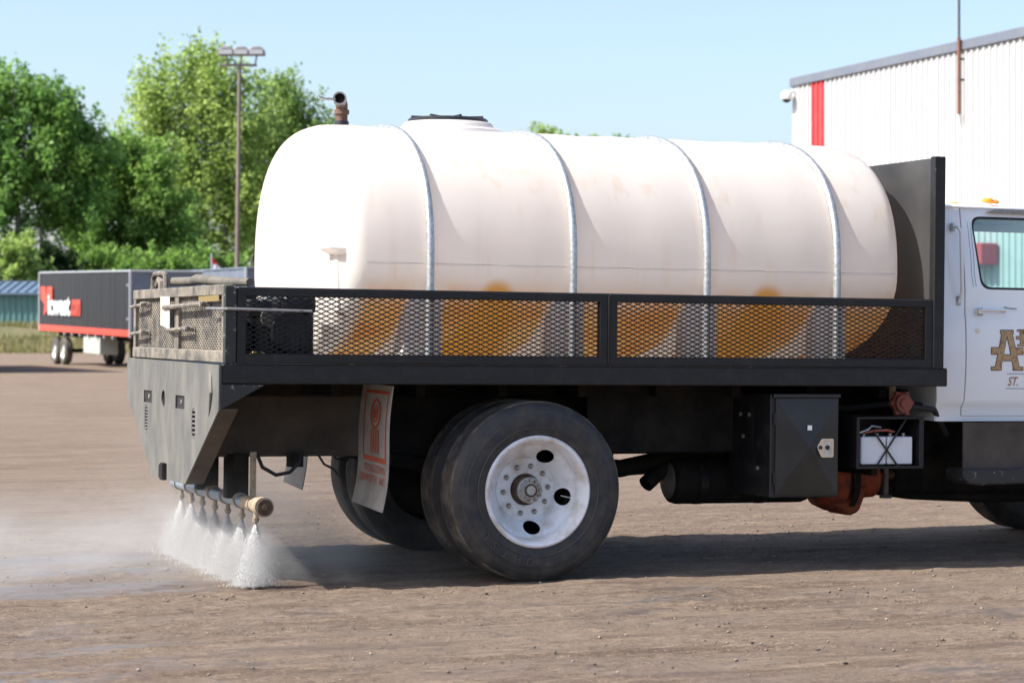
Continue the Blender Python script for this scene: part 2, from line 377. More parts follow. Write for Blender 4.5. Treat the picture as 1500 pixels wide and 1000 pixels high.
def ground_material():
    m = bpy.data.materials.new('packed_dirt'); m.use_nodes = True; t = m.node_tree; N = t.nodes; L = t.links; b = N['Principled BSDF']
    tc = N.new('ShaderNodeTexCoord')
    rot = N.new('ShaderNodeMapping'); rot.vector_type = 'TEXTURE'; rot.inputs['Rotation'].default_value = (0, 0, TRUCK_YAW)
    rot.inputs['Location'].default_value = (OX, OY, 0); L.new(tc.outputs['Object'], rot.inputs[0])
    def noise(scale, st, det=8, rough=.6, w=0.0):
        mp = N.new('ShaderNodeMapping'); mp.inputs['Scale'].default_value = st; mp.inputs['Location'].default_value = (w, w * 1.7, 0); L.new(rot.outputs[0], mp.inputs[0])
        n = N.new('ShaderNodeTexNoise'); n.inputs['Scale'].default_value = scale; n.inputs['Detail'].default_value = det; n.inputs['Roughness'].default_value = rough
        L.new(mp.outputs[0], n.inputs['Vector']); return n.outputs['Fac']
    def rng(v, a, b_, c=0., d=1.):
        r = N.new('ShaderNodeMapRange'); r.interpolation_type = 'SMOOTHSTEP'
        for k, x in zip(('From Min', 'From Max', 'To Min', 'To Max'), (a, b_, c, d)): r.inputs[k].default_value = x
        L.new(v, r.inputs['Value']); return r.outputs[0]
    def mixc(f, c1, c2, k=1.0):
        x = N.new('ShaderNodeMix'); x.data_type = 'RGBA'
        if k != 1.0:
            mm = N.new('ShaderNodeMath'); mm.operation = 'MULTIPLY'; mm.inputs[1].default_value = k; L.new(f, mm.inputs[0]); f = mm.outputs[0]
        L.new(f, x.inputs[0])
        for i, c in ((6, c1), (7, c2)):
            if isinstance(c, tuple): x.inputs[i].default_value = (*c, 1)
            else: L.new(c, x.inputs[i])
        return x.outputs[2]
    def mul(a, b_):
        x = N.new('ShaderNodeMath'); x.operation = 'MULTIPLY'; L.new(a, x.inputs[0]); L.new(b_, x.inputs[1]); return x.outputs[0]
    base = mixc(rng(noise(0.35, (.5, 1, 1), 5), .35, .65), (0.167, 0.114, 0.082), (0.186, 0.142, 0.109))
    base = mixc(rng(noise(1.7, (.20, 1, 1), 9, .66), .43, .60), base, (0.222, 0.164, 0.117), .78)
    base = mixc(rng(noise(4.2, (.14, 1, 1), 9, .72, 3.1), .48, .62), base, (0.109, 0.072, 0.050), .78)
    base = mixc(rng(noise(9, (.22, 1, 1), 9, .75, 7.7), .50, .63), base, (0.283, 0.214, 0.151), .78)
    base = mixc(rng(noise(24, (.6, 1, 1), 8, .8, 1.3), .50, .63), base, (0.080, 0.056, 0.042), .8)
    base = mixc(rng(noise(55, (.8, 1, 1), 5, .8, 4.3), .54, .66), base, (0.344, 0.270, 0.204), .8)
    base = mixc(rng(noise(80, (.9, 1, 1), 3, .8, 9.3), .57, .66), base, (0.056, 0.041, 0.034), .8)
    wet = mul(rng(noise(0.7, (.45, 1, 1), 4, .55, 12.0), .40, .58), rng(noise(3.4, (.45, 1, 1), 8, .68, 5.0), .46, .60))
    sy_ = N.new('ShaderNodeSeparateXYZ'); L.new(rot.outputs[0], sy_.inputs[0]); wet = mul(wet, rng(sy_.outputs['Y'], -.15, -.7))
    w2 = mul(mul(rng(sy_.outputs['X'], .25, -.15), rng(sy_.outputs['Y'], .05, .30)), mul(rng(sy_.outputs['Y'], 2.7, 2.3), rng(noise(2.6, (.4, 1, 1), 7, .65, 2.0), .34, .55)))   # freshly sprayed strip behind the bar
    mw_ = N.new('ShaderNodeMath'); mw_.operation = 'MAXIMUM'; L.new(wet, mw_.inputs[0]); L.new(w2, mw_.inputs[1]); wet = mw_.outputs[0]
    base = mixc(wet, base, (0.081, 0.068, 0.061), .6)
    L.new(base, b.inputs['Base Color'])
    L.new(rng(wet, 0, 1, .95, .28), b.inputs['Roughness']); b.inputs['Specular IOR Level'].default_value = 0.4
    h = N.new('ShaderNodeMath'); h.operation = 'ADD'; L.new(noise(30, (.7, 1, 1), 8, .75), h.inputs[0]); L.new(noise(8, (.4, 1, 1), 7, .7), h.inputs[1])
    bp = N.new('ShaderNodeBump'); bp.inputs['Distance'].default_value = 0.028
    L.new(rng(wet, 0, 1, 1., .2), bp.inputs['Strength']); L.new(h.outputs[0], bp.inputs['Height']); L.new(bp.outputs[0], b.inputs['Normal'])
    return m
M['ground'] = ground_material()
tag(link('ground', gme, M['ground'], smooth=False), kind='structure')

# pebbles lying on the dirt (uncountable)
def pebbles():
    Vs, Fs = [], []; base = 0
    t = bmesh.new(); bmesh.ops.create_icosphere(t, subdivisions=1, radius=1); iv = np.array([v.co for v in t.verts]); it = np.array([[v.index for v in f.verts] for f in t.faces]); t.free()
    n = 9000
    u = RNG.uniform(-4.5, 6.8, n); v = RNG.uniform(-4.4, 5.5, n)
    keep = vnoise(u * .9, v * 2.4, 21) + RNG.uniform(-.25, .25, n) > .52
    u, v = u[keep], v[keep]; z = ground_relief(u, v); X, Y = uv2w(u, v)
    for k in range(len(u)):
        s = 0.0022 + 0.0075 * RNG.random() ** 5
        q = iv * (1 + RNG.uniform(-.28, .28, (len(iv), 1))) * np.array([s * RNG.uniform(.8, 1.7), s, s * .62])
        an = RNG.uniform(0, 6.28); c, s_ = math.cos(an), math.sin(an); q = q @ np.array([[c, s_, 0], [-s_, c, 0], [0, 0, 1]])
        Vs.append(q + np.array([X[k], Y[k], z[k] + s * .2])); Fs.append(it + base); base += len(iv)
    return npmesh('gravel', np.concatenate(Vs), np.concatenate(Fs))
M['pebble'] = mat('pebble_stone', (0.17, 0.142, 0.12), 0.85, island=0.75)
tag(link('gravel', pebbles(), M['pebble'], smooth=False), 'small loose pebbles scattered over the packed dirt yard', 'gravel', kind='stuff')

# ================================================================== WATER TRUCK
TR = empty('water_truck', (OX, OY, 1.7 * math.sin(TRUCK_PITCH)), (0, TRUCK_PITCH, TRUCK_YAW))
TR.rotation_mode = 'XYZ'
tag(TR, 'white flatbed truck with black mesh-sided bed and rear spray bar watering the yard', 'truck')
BW = 2.515; VC = BW / 2
def part(name, mb, m, parent=TR, **k): return mb.build(name, M[m], parent, **k)

# --- deck
part('bed_deck', MB().box(-.085, 4.36, .03, BW - .03, 1.13, 1.209, .004), 'black')
for v0, v1 in ((0, .06), (BW - .06, BW)):
    side = part('bed_edge_channel', MB().box(-.088, 4.364, v0, v1, 1.109, 1.216, .006), 'black')
    part('worn_edge_strip', MB().box(-.07, 4.36, v0 + .002 if v0 == 0 else v0, v0 + .03, 1.2165, 1.2195), 'black_edge', side)
for k in range(9):
    u = .15 + k * .5
    part('cross_member', MB().box(u, u + .06, .45, .785, 1.03, 1.128, .004), 'under')
# --- chassis rails
for v0 in (.80, 1.64):
    part('chassis_rail', MB().box(1.05, 6.9, v0, v0 + .075, .675, 1.029, .01), 'under')
    part('rail_extension', MB().box(-.02, 1.049, v0, v0 + .075, .675, 1.029, .01), 'under_brown')  # rear stretch of the rail, dust and mist haze in its colour
    part('deck_sill', MB().box(-.02, 4.3, v0 - .01, v0 + .085, 1.0295, 1.1285, .004), 'under')
part('skirt_plate', MB().box(2.25, 3.25, .55, .56, .70, 1.105), 'under')

# --- expanded-metal mesh
def expanded(u0, u1, z0, z1, pu, pz, wd, th, axis, at, name, m, parent):
    """diamond mesh of flat strands between (u0,z0)-(u1,z1) in the plane axis=at"""
    nx = max(1, round((u1 - u0) / (pu / 2))); nz = max(1, round((z1 - z0) / (pz / 2)))
    du, dz = (u1 - u0) / nx, (z1 - z0) / nz; Vs, Fs = [], []
    ln = math.hypot(du, dz); nxv, nzv = -dz / ln * wd / 2, du / ln * wd / 2
    for i in range(nx):
        for j in range(nz):
            if (i + j) % 2: A, B, sg = (u0 + i * du, z0 + (j + 1) * dz), (u0 + (i + 1) * du, z0 + j * dz), -1
            else: A, B, sg = (u0 + i * du, z0 + j * dz), (u0 + (i + 1) * du, z0 + (j + 1) * dz), 1
            b = len(Vs)
            for (p, q) in (A, B):
                for s1, s2 in ((-1, -1), (1, -1), (1, 1), (-1, 1)):
                    x, z, y = p + s1 * nxv * sg, q + s1 * nzv, at + s2 * th / 2
                    Vs.append((x, y, z) if axis == 1 else (y, x, z))
            for k in range(4): Fs.append((b + k, b + (k + 1) % 4, b + 4 + (k + 1) % 4, b + 4 + k))
    return link(name, npmesh(name, Vs, Fs), M[m], parent, smooth=False)

def side_rail(u0, u1, v0, v1):
    fr = part('rail_frame', MB().box(u0, u1, v0, v1, 1.582, 1.629, .004).box(u0, u1, v0, v1, 1.2205, 1.272, .004)
              .box(u0, u0 + .05, v0 + .001, v1 - .001, 1.26, 1.60, .004).box(u1 - .05, u1, v0 + .001, v1 - .001, 1.26, 1.60, .004), 'black')
    expanded(u0 + .04, u1 - .04, 1.268, 1.586, .0575, .0262, .0060, .003, 1, (v0 + v1) / 2, 'expanded_mesh', 'black', fr)
    return fr
for v0, v1 in ((0.004, .05), (BW - .05, BW - .004)):
    r1 = side_rail(-.008, 2.150, v0, v1); side_rail(2.158, 4.262, v0, v1)
    if v0 < 1:
        part('weld_bead', MB().tube([(2.154, .004, 1.23), (2.154, .004, 1.62)], .004, 6), 'black_edge', r1)
# slender worn strip along the top edge of the near rail
part('worn_edge_strip', MB().box(.0, 4.25, .012, .042, 1.6293, 1.6315), 'black_edge')

# --- tail frame
tf = part('tail_frame', MB().box(-.075, -.02, .05, BW - .01, 1.586, 1.644, .004).box(-.075, -.02, .05, BW - .01, 1.2205, 1.285, .004)
          .box(-.072, -.022, .05, .10, 1.27, 1.60, .004).box(-.072, -.022, BW - .07, BW - .012, 1.27, 1.60, .004).box(-.072, -.022, 1.19, 1.285, 1.27, 1.60, .004), 'dusty_metal')
part('corner_post', MB().box(-.075, -.012, .002, .049, 1.2205, 1.635, .004), 'black_edge')
for a, b in ((.10, 1.20), (1.275, BW - .06)):
    expanded(a, b, 1.28, 1.592, .060, .0262, .0105, .004, 0, -.047, 'expanded_mesh', 'dusty_metal', tf)
for (va, vb, z, n) in ((2.44, 2.05, 1.545, 0), (2.44, 2.05, 1.375, 0), (1.45, .42, 1.535, 1), (1.36, .80, 1.40, 0)):
    rod = part('latch_rod', MB().tube([(-.10, va, z - .008), (-.098, (va + vb) / 2, z), (-.096, vb, z + .006)], .011 + .004 * n, 8), 'dusty_metal')
    part('latch_bolt', MB().cyl((-.06, vb + .02, z + .006), (-.115, vb + .02, z + .006), .017, n=10), 'nut', rod)
part('side_latch_rod', MB().tube([(-.11, .30, 1.515), (-.10, .05, 1.513), (-.07, -.02, 1.512), (.40, -.022, 1.505)], .008, 8), 'pipe_steel')
part('paper_tag', MB().prism([(1.30, 1.40), (1.55, 1.425), (1.56, 1.595), (1.31, 1.59)], 0, -.098, -.095), 'paper')
part('warning_strip', MB().prism([(.13, 1.555), (.62, 1.552), (.62, 1.584), (.13, 1.588)], 0, -.081, -.078), 'brass')
# boom lying across the back of the bed with its bracket
part('stowed_boom', MB().tube([(.10, 2.20, 1.690), (.10, 2.16, 1.698), (.10, 1.60, 1.690), (.10, 1.45, 1.700), (.10, .75, 1.672), (.10, .16, 1.660)], [.018, .026, .027, .031, .027, .022], 12), 'olive_hose')
bk = part('boom_bracket', MB().tube([(.05, 2.50, 1.60), (.05, 2.49, 1.72), (.05, 2.44, 1.748), (.05, 2.20, 1.752), (.05, 2.12, 1.735), (.05, 2.09, 1.60)], .017, 8), 'dusty_metal')
part('bracket_hook', MB().tube([(.06, 2.25, 1.60), (.06, 2.26, 1.69), (.06, 2.32, 1.71), (.06, 2.38, 1.68)], .028, 8), 'dusty_metal', bk)

# --- rear apron (folded steel plate with lamp cut-outs)
AO = [(2.512, 1.218), (2.50, .975), (1.70, .515), (.80, .522), (.0, .968), (.0, 1.212)]
def rect(cy, cz, w_, h_): return [(cy - w_ / 2, cz - h_ / 2), (cy + w_ / 2, cz - h_ / 2), (cy + w_ / 2, cz + h_ / 2), (cy - w_ / 2, cz + h_ / 2)]
def oval(cy, cz, w_, h_, n=18): return [(cy + w_ / 2 * math.cos(2 * math.pi * k / n), cz + h_ / 2 * math.sin(2 * math.pi * k / n)) for k in range(n)]
slotA, slotB = rounded(rect(.60, .875, .085, .17), .04), rounded(rect(1.90, .855, .085, .17), .04)
holes = [rect(1.86, .99, .24, .074), oval(1.41, .99, .11, .10), rect(.955, .983, .24, .076), slotA, slotB]
ap = part('rear_apron', MB().plate(AO, holes, 0, -.106, -.098), 'steel_apron', smooth=False)
fl = MB()
for i in range(5):
    p, q = AO[i], AO[i + 1]; d = Vector((q[0] - p[0], q[1] - p[1])); nrm = Vector((d.y, -d.x)).normalized() * .007
    if i == 5: continue
    cen = Vector((1.25, .9)); mid = Vector(((p[0] + q[0]) / 2, (p[1] + q[1]) / 2))
    if (cen - mid).dot(nrm) < 0: nrm = -nrm
    fl.prism([p, q, (q[0] + nrm.x, q[1] + nrm.y), (p[0] + nrm.x, p[1] + nrm.y)], 0, -.0975, -.0 if i in (1, 2, 3) else -.09)
part('apron_flange', fl, 'under_brown', ap, smooth=False)
for cy, cz in ((1.86, .99), (.955, .983)):
    lm = part('lamp_socket', MB().box(-.096, -.06, cy - .125, cy + .125, cz - .042, cz + .042), 'strap', ap)
    part('socket_bolt', MB().cyl((-.10, cy, cz), (-.094, cy, cz), .014, n=10), 'nut', lm)
part('hole_backing', MB().box(-.094, -.088, 1.33, 1.49, .92, 1.06), 'strap', ap)  # black plate paints the dark inside of the oval hole
for cy, cz, n in ((.60, .875, 7), (1.90, .855, 9)):
    lamp = part('ribbed_lamp', MB().box(-.09, -.075, cy - .05, cy + .05, cz - .095, cz + .095), 'glass_dark', ap)
    for k in range(n):
        z = cz - .075 + .15 * k / (n - 1)
        part('lamp_louvre', MB().box(-.105, -.088, cy - .034, cy + .036, z - .005, z + .004), 'pipe_steel', lamp)
part('hitch_plate', MB().box(-.135, -.107, 1.29, 1.36, .515, .615, .004).box(-.12, -.107, 1.37, 1.46, .52, .60, .004), 'under', ap)
part('dent_ridge', MB().tube([(-.1065, .20, 1.17), (-.110, .17, 1.13), (-.112, .15, 1.06), (-.108, .18, .99), (-.1065, .22, .93)], [.004, .012, .014, .010, .003], 8), 'steel_apron', ap)
part('apron_gusset', MB().prism([(-.097, 1.107), (.15, 1.107), (.13, 1.095), (-.097, .970)], 1, .001, .010), 'black_edge')
part('apron_gusset', MB().prism([(-.097, 1.107), (.15, 1.107), (.13, 1.095), (-.097, .970)], 1, BW - .010, BW - .001), 'black_edge')

# --- headboard
hb = part('headboard', MB().box(4.275, 4.300, .055, BW - .055, 1.2165, 2.480, .003), 'headboard')
for v0 in (0.0, BW - .055):
    part('headboard_post', MB().box(4.262, 4.338, v0, v0 + .055, 1.2165, 2.490, .005), 'black_edge' if v0 else 'black', hb)
part('worn_post_edge', MB().box(4.2655, 4.2715, -.0025, -.0005, 1.23, 2.43), 'black_edge', hb)
part('headboard_cap', MB().box(4.301, 4.338, .056, BW - .056, 2.44, 2.486, .003), 'black', hb)

# --- spray bar
SU, SZ = .20, .432
sb = part('spray_bar', MB().tube([(SU, 2.45, SZ - .004), (SU, .55, SZ)], .036, 14), 'blue_pipe')
part('bar_end', MB().tube([(SU, .60, SZ), (SU, .24, SZ)], .040, 14), 'tan_pipe', sb)
part('bar_end_cap', MB().cyl((SU, .26, SZ), (SU, .18, SZ), .054, n=18).cyl((SU, .33, SZ), (SU, .26, SZ), .048, n=18), 'tan_pipe', sb)
part('cap_face', MB().cyl((SU, .181, SZ), (SU, .166, SZ), .044, n=18).cyl((SU, .167, SZ), (SU, .158, SZ), .018, n=6), 'hub', sb)
NOZ = [.37, .69, 1.03, 1.35, 1.68, 1.98, 2.27]
for v in NOZ:
    nz = part('spray_nozzle', MB().cyl((SU, v, SZ - .03), (SU, v, SZ - .075), .013, n=10).cyl((SU, v, SZ - .072), (SU, v, SZ - .098), .021, .015, n=10), 'tan_pipe', sb)
    part('nozzle_clamp', MB().cyl((SU, v + .03, SZ), (SU, v + .055, SZ), .045, n=14), 'tan_pipe', nz)
for v in (.78, 1.52):
    part('bar_hanger', MB().box(.13, .26, v, v + .08, .44, .69, .004), 'under')
part('bar_strap', MB().box(.19, .225, .47, .48, .44, .72), 'tan_pipe')
part('bar_strap', MB().box(.15, .19, .60, .70, .62, .70), 'under')
part('rear_hose', MB().tube([(.25, .55, .70), (.28, .55, .63), (.36, .55, .585), (.44, .55, .60), (.50, .55, .66), (.52, .6, .72)], .011, 8), 'strap')
part('hose_loop', MB().tube([(1.05, 1.9, .66), (1.10, 1.9, .60), (1.17, 1.9, .585), (1.2, 1.9, .62), (1.18, 1.9, .66)], .007, 6), 'strap')
part('hose_loop', MB().tube([(.62, .62, .70), (.66, .62, .64), (.72, .62, .61), (.76, .62, .56)], .007, 6), 'strap')
part('hanging_block', MB().box(.48, .56, .70, .78, .62, .70), 'under')

# --- wheels (local: axis y, outer face at y=0 looking to -y)
RT = .509
def tyre_profile():
    out = [(.300, .030), (.312, .014), (.335, .006), (.365, .001), (.40, -.004), (.425, -.002), (.428, .001), (.448, .006), (.468, .013), (.484, .022), (.496, .032), (.503, .040), (RT - .001, .046)]
    y = .046; tread = []
    for k in range(5):
        tread += [(RT, y + .002), (RT, y + .028), (RT - .013, y + .029), (RT - .013, y + .036)]; y += .0375
    inner = [(r, .280 - h) for r, h in out[::-1]]
    return out + tread[:-2] + inner
def rim_profile():
    return [(.309, .030), (.311, .012), (.305, .006), (.297, .010), (.291, .026), (.285, .040), (.2815, .052), (.2795, .058), (.2765, .062), (.274, .118), (.2715, .124),
            (.262, .128), (.240, .148), (.212, .184), (.190, .214), (.180, .226), (.1745, .228), (.1735, .219), (.170, .2175), (.095, .2175), (.092, .224), (.092, .247)]
def rim_mesh():
    mb = MB(); mb.lathe(rim_profile(), 1, 96); bmesh.ops.recalc_face_normals(mb.bm, faces=mb.bm.faces[:])
    o = mb.build('rim_src', M['rim'])
    cut = MB()
    for a in (62, -11, -84):
        c = Vector((math.cos(R(a)), 0, math.sin(R(a)))) * .216; tg = Vector((-math.sin(R(a)), 0, math.cos(R(a)))); rd = c.normalized()
        pts = [c + tg * .050 * math.cos(2 * math.pi * k / 20) + rd * .036 * math.sin(2 * math.pi * k / 20) for k in range(20)]
        va = [cut.bm.verts.new((p.x, .05, p.z)) for p in pts]; vb = [cut.bm.verts.new((p.x, .30, p.z)) for p in pts]
        cut.bm.faces.new(va); cut.bm.faces.new(vb[::-1])
        for k in range(20): cut.bm.faces.new((va[k], vb[k], vb[(k + 1) % 20], va[(k + 1) % 20]))
    co = cut.build('cut_src', M['rim'])
    so = o.modifiers.new('s', 'SOLIDIFY'); so.thickness = .006; so.offset = 1
    bo = o.modifiers.new('b', 'BOOLEAN'); bo.object = co; bo.operation = 'DIFFERENCE'; bo.solver = 'EXACT'
    bpy.context.view_layer.update()
    me = bpy.data.meshes.new_from_object(o.evaluated_get(bpy.context.evaluated_depsgraph_get()))
    bpy.data.objects.remove(o); bpy.data.objects.remove(co); me.materials.clear(); return me
RIM = rim_mesh()
def tyre(parent, m='rubber'):
    return MB().lathe(tyre_profile(), 1, 96).build('tyre', M[m], parent, ang=28)
def tread(ty):
    pr = [(.4985, .0350), (.5045, .0415), (RT + .0008, .046)]; y = .046
    for k in range(5): pr += [(RT + .0008, y + .002), (RT + .0008, y + .028), (RT - .012, y + .029), (RT - .012, y + .036)]; y += .0375
    pr = pr[:-2] + [(.5045, .2385), (.4985, .245)]
    MB().lathe(pr, 1, 96).build('tread', M['rubber_dusty'], ty, ang=28)
def wheel_outer():
    wl = empty('wheel', parent=TR)
    ty = tyre(wl); tread(ty)
    # moulded sidewall rings, wear scuffs and maker's lettering
    rg = MB()
    for r, w_ in ((.362, .003), (.452, .004)): rg.lathe([(r - w_, -.0005 if r < .4 else .0075), (r, -.005 if r < .4 else .0065), (r + w_, .000 if r < .4 else .011)], 1, 96)
    rg.build('sidewall_ring', M['letter_rubber'], ty)
    for k, chh in enumerate('OHTSU'):
        a = R(-97 - k * 11.5); me = text_mesh(chh, .068, .0035, .85, align='CENTER')
        q = Matrix.Rotation(R(90), 4, 'X')                                    # text into the xz plane, facing -y
        me.transform(Matrix.Translation((0, -.022, 0))); me.transform(q)
        spin = Matrix.Rotation(-(a - R(90)), 4, 'Y')
        me.transform(spin @ Matrix.Translation((0, -.005, .395)))
        link('raised_letter', me, M['letter_rubber'], ty, smooth=False)
    rim = link('rim', RIM, M['rim'], wl)
    hubm = MB().lathe([(.092, .245), (.088, .30), (.10, .34)], 1, 32).lathe([(.001, .137), (.060, .138), (.064, .146), (.064, .175), (.072, .18), (.086, .20), (.090, .25), (.092, .30)], 1, 40)
    hub = hubm.build('hub', M['hub'], wl)
    MB().lathe([(.001, .120), (.026, .120), (.028, .130), (.066, .131), (.074, .135), (.074, .158), (.060, .16)], 1, 36).build('axle_flange', M['hubcap'], hub)
    MB().lathe([(.030, .1205), (.034, .116), (.038, .1205)], 1, 24).build('cap_ring', M['hub'], hub)
    for k in range(12):
        a = 2 * math.pi * k / 12; x, z = .059 * math.cos(a), .059 * math.sin(a)
        MB().cyl((x, .140, z), (x, .116, z), .0105, n=6).build('flange_bolt', M['nut'], hub)
    nb = MB().lathe([(.0001, .186), (.007, .186), (.008, .192), (.009, .200), (.013, .201), (.0155, .204), (.0155, .220), (.020, .224), (.021, .228)], 1, 12)
    n0 = nb.build('wheel_nut', M['nut'], rim)
    for k in range(10):
        a = 2 * math.pi * (k + .15) / 10; c = n0 if k == 0 else n0.copy()
        if k: COL.objects.link(c)
        c.location = (.137 * math.cos(a), 0, .137 * math.sin(a))
    rw = MB().lathe([(.012, .2155), (.024, .2160), (.026, .2172)], 1, 14).build('rust_washer', M['hub'], rim)
    for k in range(10):
        a = 2 * math.pi * (k + .15) / 10; c = rw if k == 0 else rw.copy()
        if k: COL.objects.link(c)
        c.location = (.137 * math.cos(a), 0, .137 * math.sin(a))
    MB().tube([(.20, .17, -.035), (.245, .16, -.045), (.262, .148, -.048)], .0045, 6).build('valve_stem', M['galv'], rim)
    return wl
W1 = wheel_outer(); AX = 1.738
W1.location = (AX, .004, RT)
def inner_wheel(v, flip=False, u=AX, z=RT):
    wl = empty('wheel', (u, v, z), (0, 0, math.pi if flip else 0), TR); ty = tyre(wl, 'rubber'); tread(ty)
    MB().lathe([(.305, .03), (.30, .012), (.288, .03), (.28, .10), (.20, .12), (.001, .12)], 1, 48).build('rim', M['under'], wl); return wl
inner_wheel(.352)
inner_wheel(BW - .352, True)
W2 = copy_tree(W1, TR); W2.location = (AX, BW - .004, RT); W2.rotation_euler = (0, 0, math.pi)
FU = 6.24; FZ = RT + (FU - 1.7) * math.sin(TRUCK_PITCH)
inner_wheel(.30, False, FU, FZ); inner_wheel(BW - .30, True, FU, FZ)
part('rear_axle', MB().cyl((AX, .3, RT), (AX, BW - .3, RT), .075).sphere((AX, VC, RT), .21, (1, .8, 1)), 'under')
part('front_axle', MB().box(FU - .05, FU + .05, .5, BW - .5, .42, .50, .01), 'under')
for v in (.68, BW - .76): part('leaf_spring', MB().tube([(AX - .65, v + .04, .66), (AX - .3, v + .04, .60), (AX, v + .04, .575), (AX + .3, v + .04, .60), (AX + .65, v + .04, .66)], .04, 8), 'under')

# --- mud flaps
def flap(u, v0, v1, printed):
    nz_, Vs, Fs = 12, [], []
    for side_ in (0, .006):
        for j in range(nz_ + 1):
            t = j / nz_; z = 1.10 - t * .70; bend = -.05 * t ** 1.6 - .012 * math.sin(t * 6)
            for v in (v0 + .03 * t, v1 + .05 * t): Vs.append((u + bend + side_ + (.015 * (v == v1 + .05 * t)), v, z - (.02 if v > (v0 + v1) / 2 else 0) * -t))
    o = (nz_ + 1) * 2
    for j in range(nz_):
        Fs.append((2 * j, 2 * j + 1, 2 * j + 3, 2 * j + 2)); Fs.append((o + 2 * j, o + 2 * j + 2, o + 2 * j + 3, o + 2 * j + 1))
        Fs.append((2 * j, 2 * j + 2, o + 2 * j + 2, o + 2 * j)); Fs.append((2 * j + 1, o + 2 * j + 1, o + 2 * j + 3, 2 * j + 3))
    Fs += [(0, o, o + 1, 1), (2 * nz_, 2 * nz_ + 1, o + 2 * nz_ + 1, o + 2 * nz_)]
    fo = link('mud_flap', npmesh('mud_flap', Vs, Fs), M['flap'], TR)
    if printed:
        def on(p, lift=.003):                    # (s across 0..1 from far to near, t down 0..1) -> point on the flap
            s_, t = p; bend = -.05 * t ** 1.6 - .012 * math.sin(t * 6); va, vb = v0 + .03 * t, v1 + .05 * t
            v = vb + (va - vb) * s_; k = 1 - s_
            return (u + bend + .015 * k - lift, v, 1.10 - t * .70 + .02 * t * k)
        def shape(name, polys):
            bm = bmesh.new()
            for pl in polys:
                tris = bm.faces.new([bm.verts.new(on(p)) for p in pl])
            me = bpy.data.meshes.new(name); bm.to_mesh(me); bm.free(); return link(name, me, M['flap_ink'], fo, smooth=False)
        def band(s0, s1, t0, t1, n=8):
            return [[(s0, t0 + (t1 - t0) * k / n), (s1, t0 + (t1 - t0) * k / n), (s1, t0 + (t1 - t0) * (k + 1) / n), (s0, t0 + (t1 - t0) * (k + 1) / n)] for k in range(n)]
        shape('printed_frame', band(.16, .94, .045, .07, 1) + band(.20, .93, .585, .625, 1) + band(.175, .20, .07, .585) + band(.90, .925, .07, .585))
        ring = []
        for (rs, rt, ws, wt) in ((.17, .125, .05, .022), (.085, .072, .035, .014)):
            for k in range(20):
                a, b = 2 * math.pi * k / 20, 2 * math.pi * (k + 1) / 20
                f = lambda an, e, g: (.56 + (rs - e) * math.cos(an), .235 + (rt - g) * math.sin(an))
                ring.append([f(a, 0, 0), f(b, 0, 0), f(b, ws, wt), f(a, ws, wt)])
        shape('printed_emblem', ring + band(.52, .60, .20, .27, 1))
        shape('printed_stripes', sum([band(.43 + k * .075, .475 + k * .075, .36, .555) for k in range(4)], []))
        for body, t, s0, s1 in (('YOUNGSTOWN', .715, .22, .92), ('KENWORTH', .80, .12, .68), ('INC', .80, .76, .94)):
            me = text_mesh(body, .075, 0, .62)
            wd = max(v.co.x for v in me.vertices); sc = (s1 - s0) / wd
            for v in me.vertices: v.co = on((s0 + v.co.x * sc, t - v.co.y * 1.25))
            link('printed_lettering', me, M['flap_ink'], fo, smooth=False)
    return fo
flap(.885, .045, .66, True); flap(.95, BW - .56, BW - .05, False)

# --- tool box
TB = part('tool_box', MB().box(3.205, 3.655, .045, .60, .452, 1.060, .006), 'black')
dr = MB(); u0, u1, z0, z1 = 3.235, 3.645, .468, 1.035; y0, yc = .0445, .028; uc, zc = (u0 + u1) / 2, (z0 + z1) / 2
c4 = [dr.bm.verts.new(p) for p in ((u0, y0 - .008, z0), (u1, y0 - .008, z0), (u1, y0 - .008, z1), (u0, y0 - .008, z1))]; ct = dr.bm.verts.new((uc, yc - .030, zc))
b4 = [dr.bm.verts.new((v.co.x, y0, v.co.z)) for v in c4]
for k in range(4): dr.bm.faces.new((c4[k], c4[(k + 1) % 4], ct)); dr.bm.faces.new((b4[k], b4[(k + 1) % 4], c4[(k + 1) % 4], c4[k]))
M['boxdoor'] = mat('black_door_enamel', (0.015, 0.0145, 0.015), 0.34, col2=(0.032, 0.029, 0.027), vscale=4, mixlo=.45, mixhi=.8, rvar=.15)
part('box_door', dr, 'boxdoor', TB, smooth=False)
part('drip_cap', MB().box(3.215, 3.655, .020, .044, 1.040, 1.062, .003), 'boxdoor', TB)
for z in (.53, .88): part('door_hinge', MB().cyl((3.228, .038, z), (3.228, .038, z + .07), .009, n=8), 'black', TB)
lt = part('latch_plate', MB().plate(rounded([(3.485, .752), (3.515, .80), (3.595, .80), (3.595, .69), (3.515, .69)], .012), [rect(3.558, .745, .052, .082)], 1, -.006, .0155), 'chrome', TB)
part('latch_paddle', MB().box(3.530, 3.586, -.002, .014, .703, .787), 'paper', lt)
part('latch_lock', MB().cyl((3.555, .0, .748), (3.555, -.009, .748), .014, n=12).cyl((3.508, -.004, .748), (3.508, -.010, .748), .012, n=12), 'glass_dark', lt)
part('white_sticker', MB().box(3.428, 3.456, .0035, .0065, .850, .878), 'cab', TB)
for v, z in ((.32, .93), (.44, .93), (.40, .80), (.2, .62)): part('box_bolt', MB().cyl((3.206, v, z), (3.196, v, z), .012, n=8), 'nut', TB)

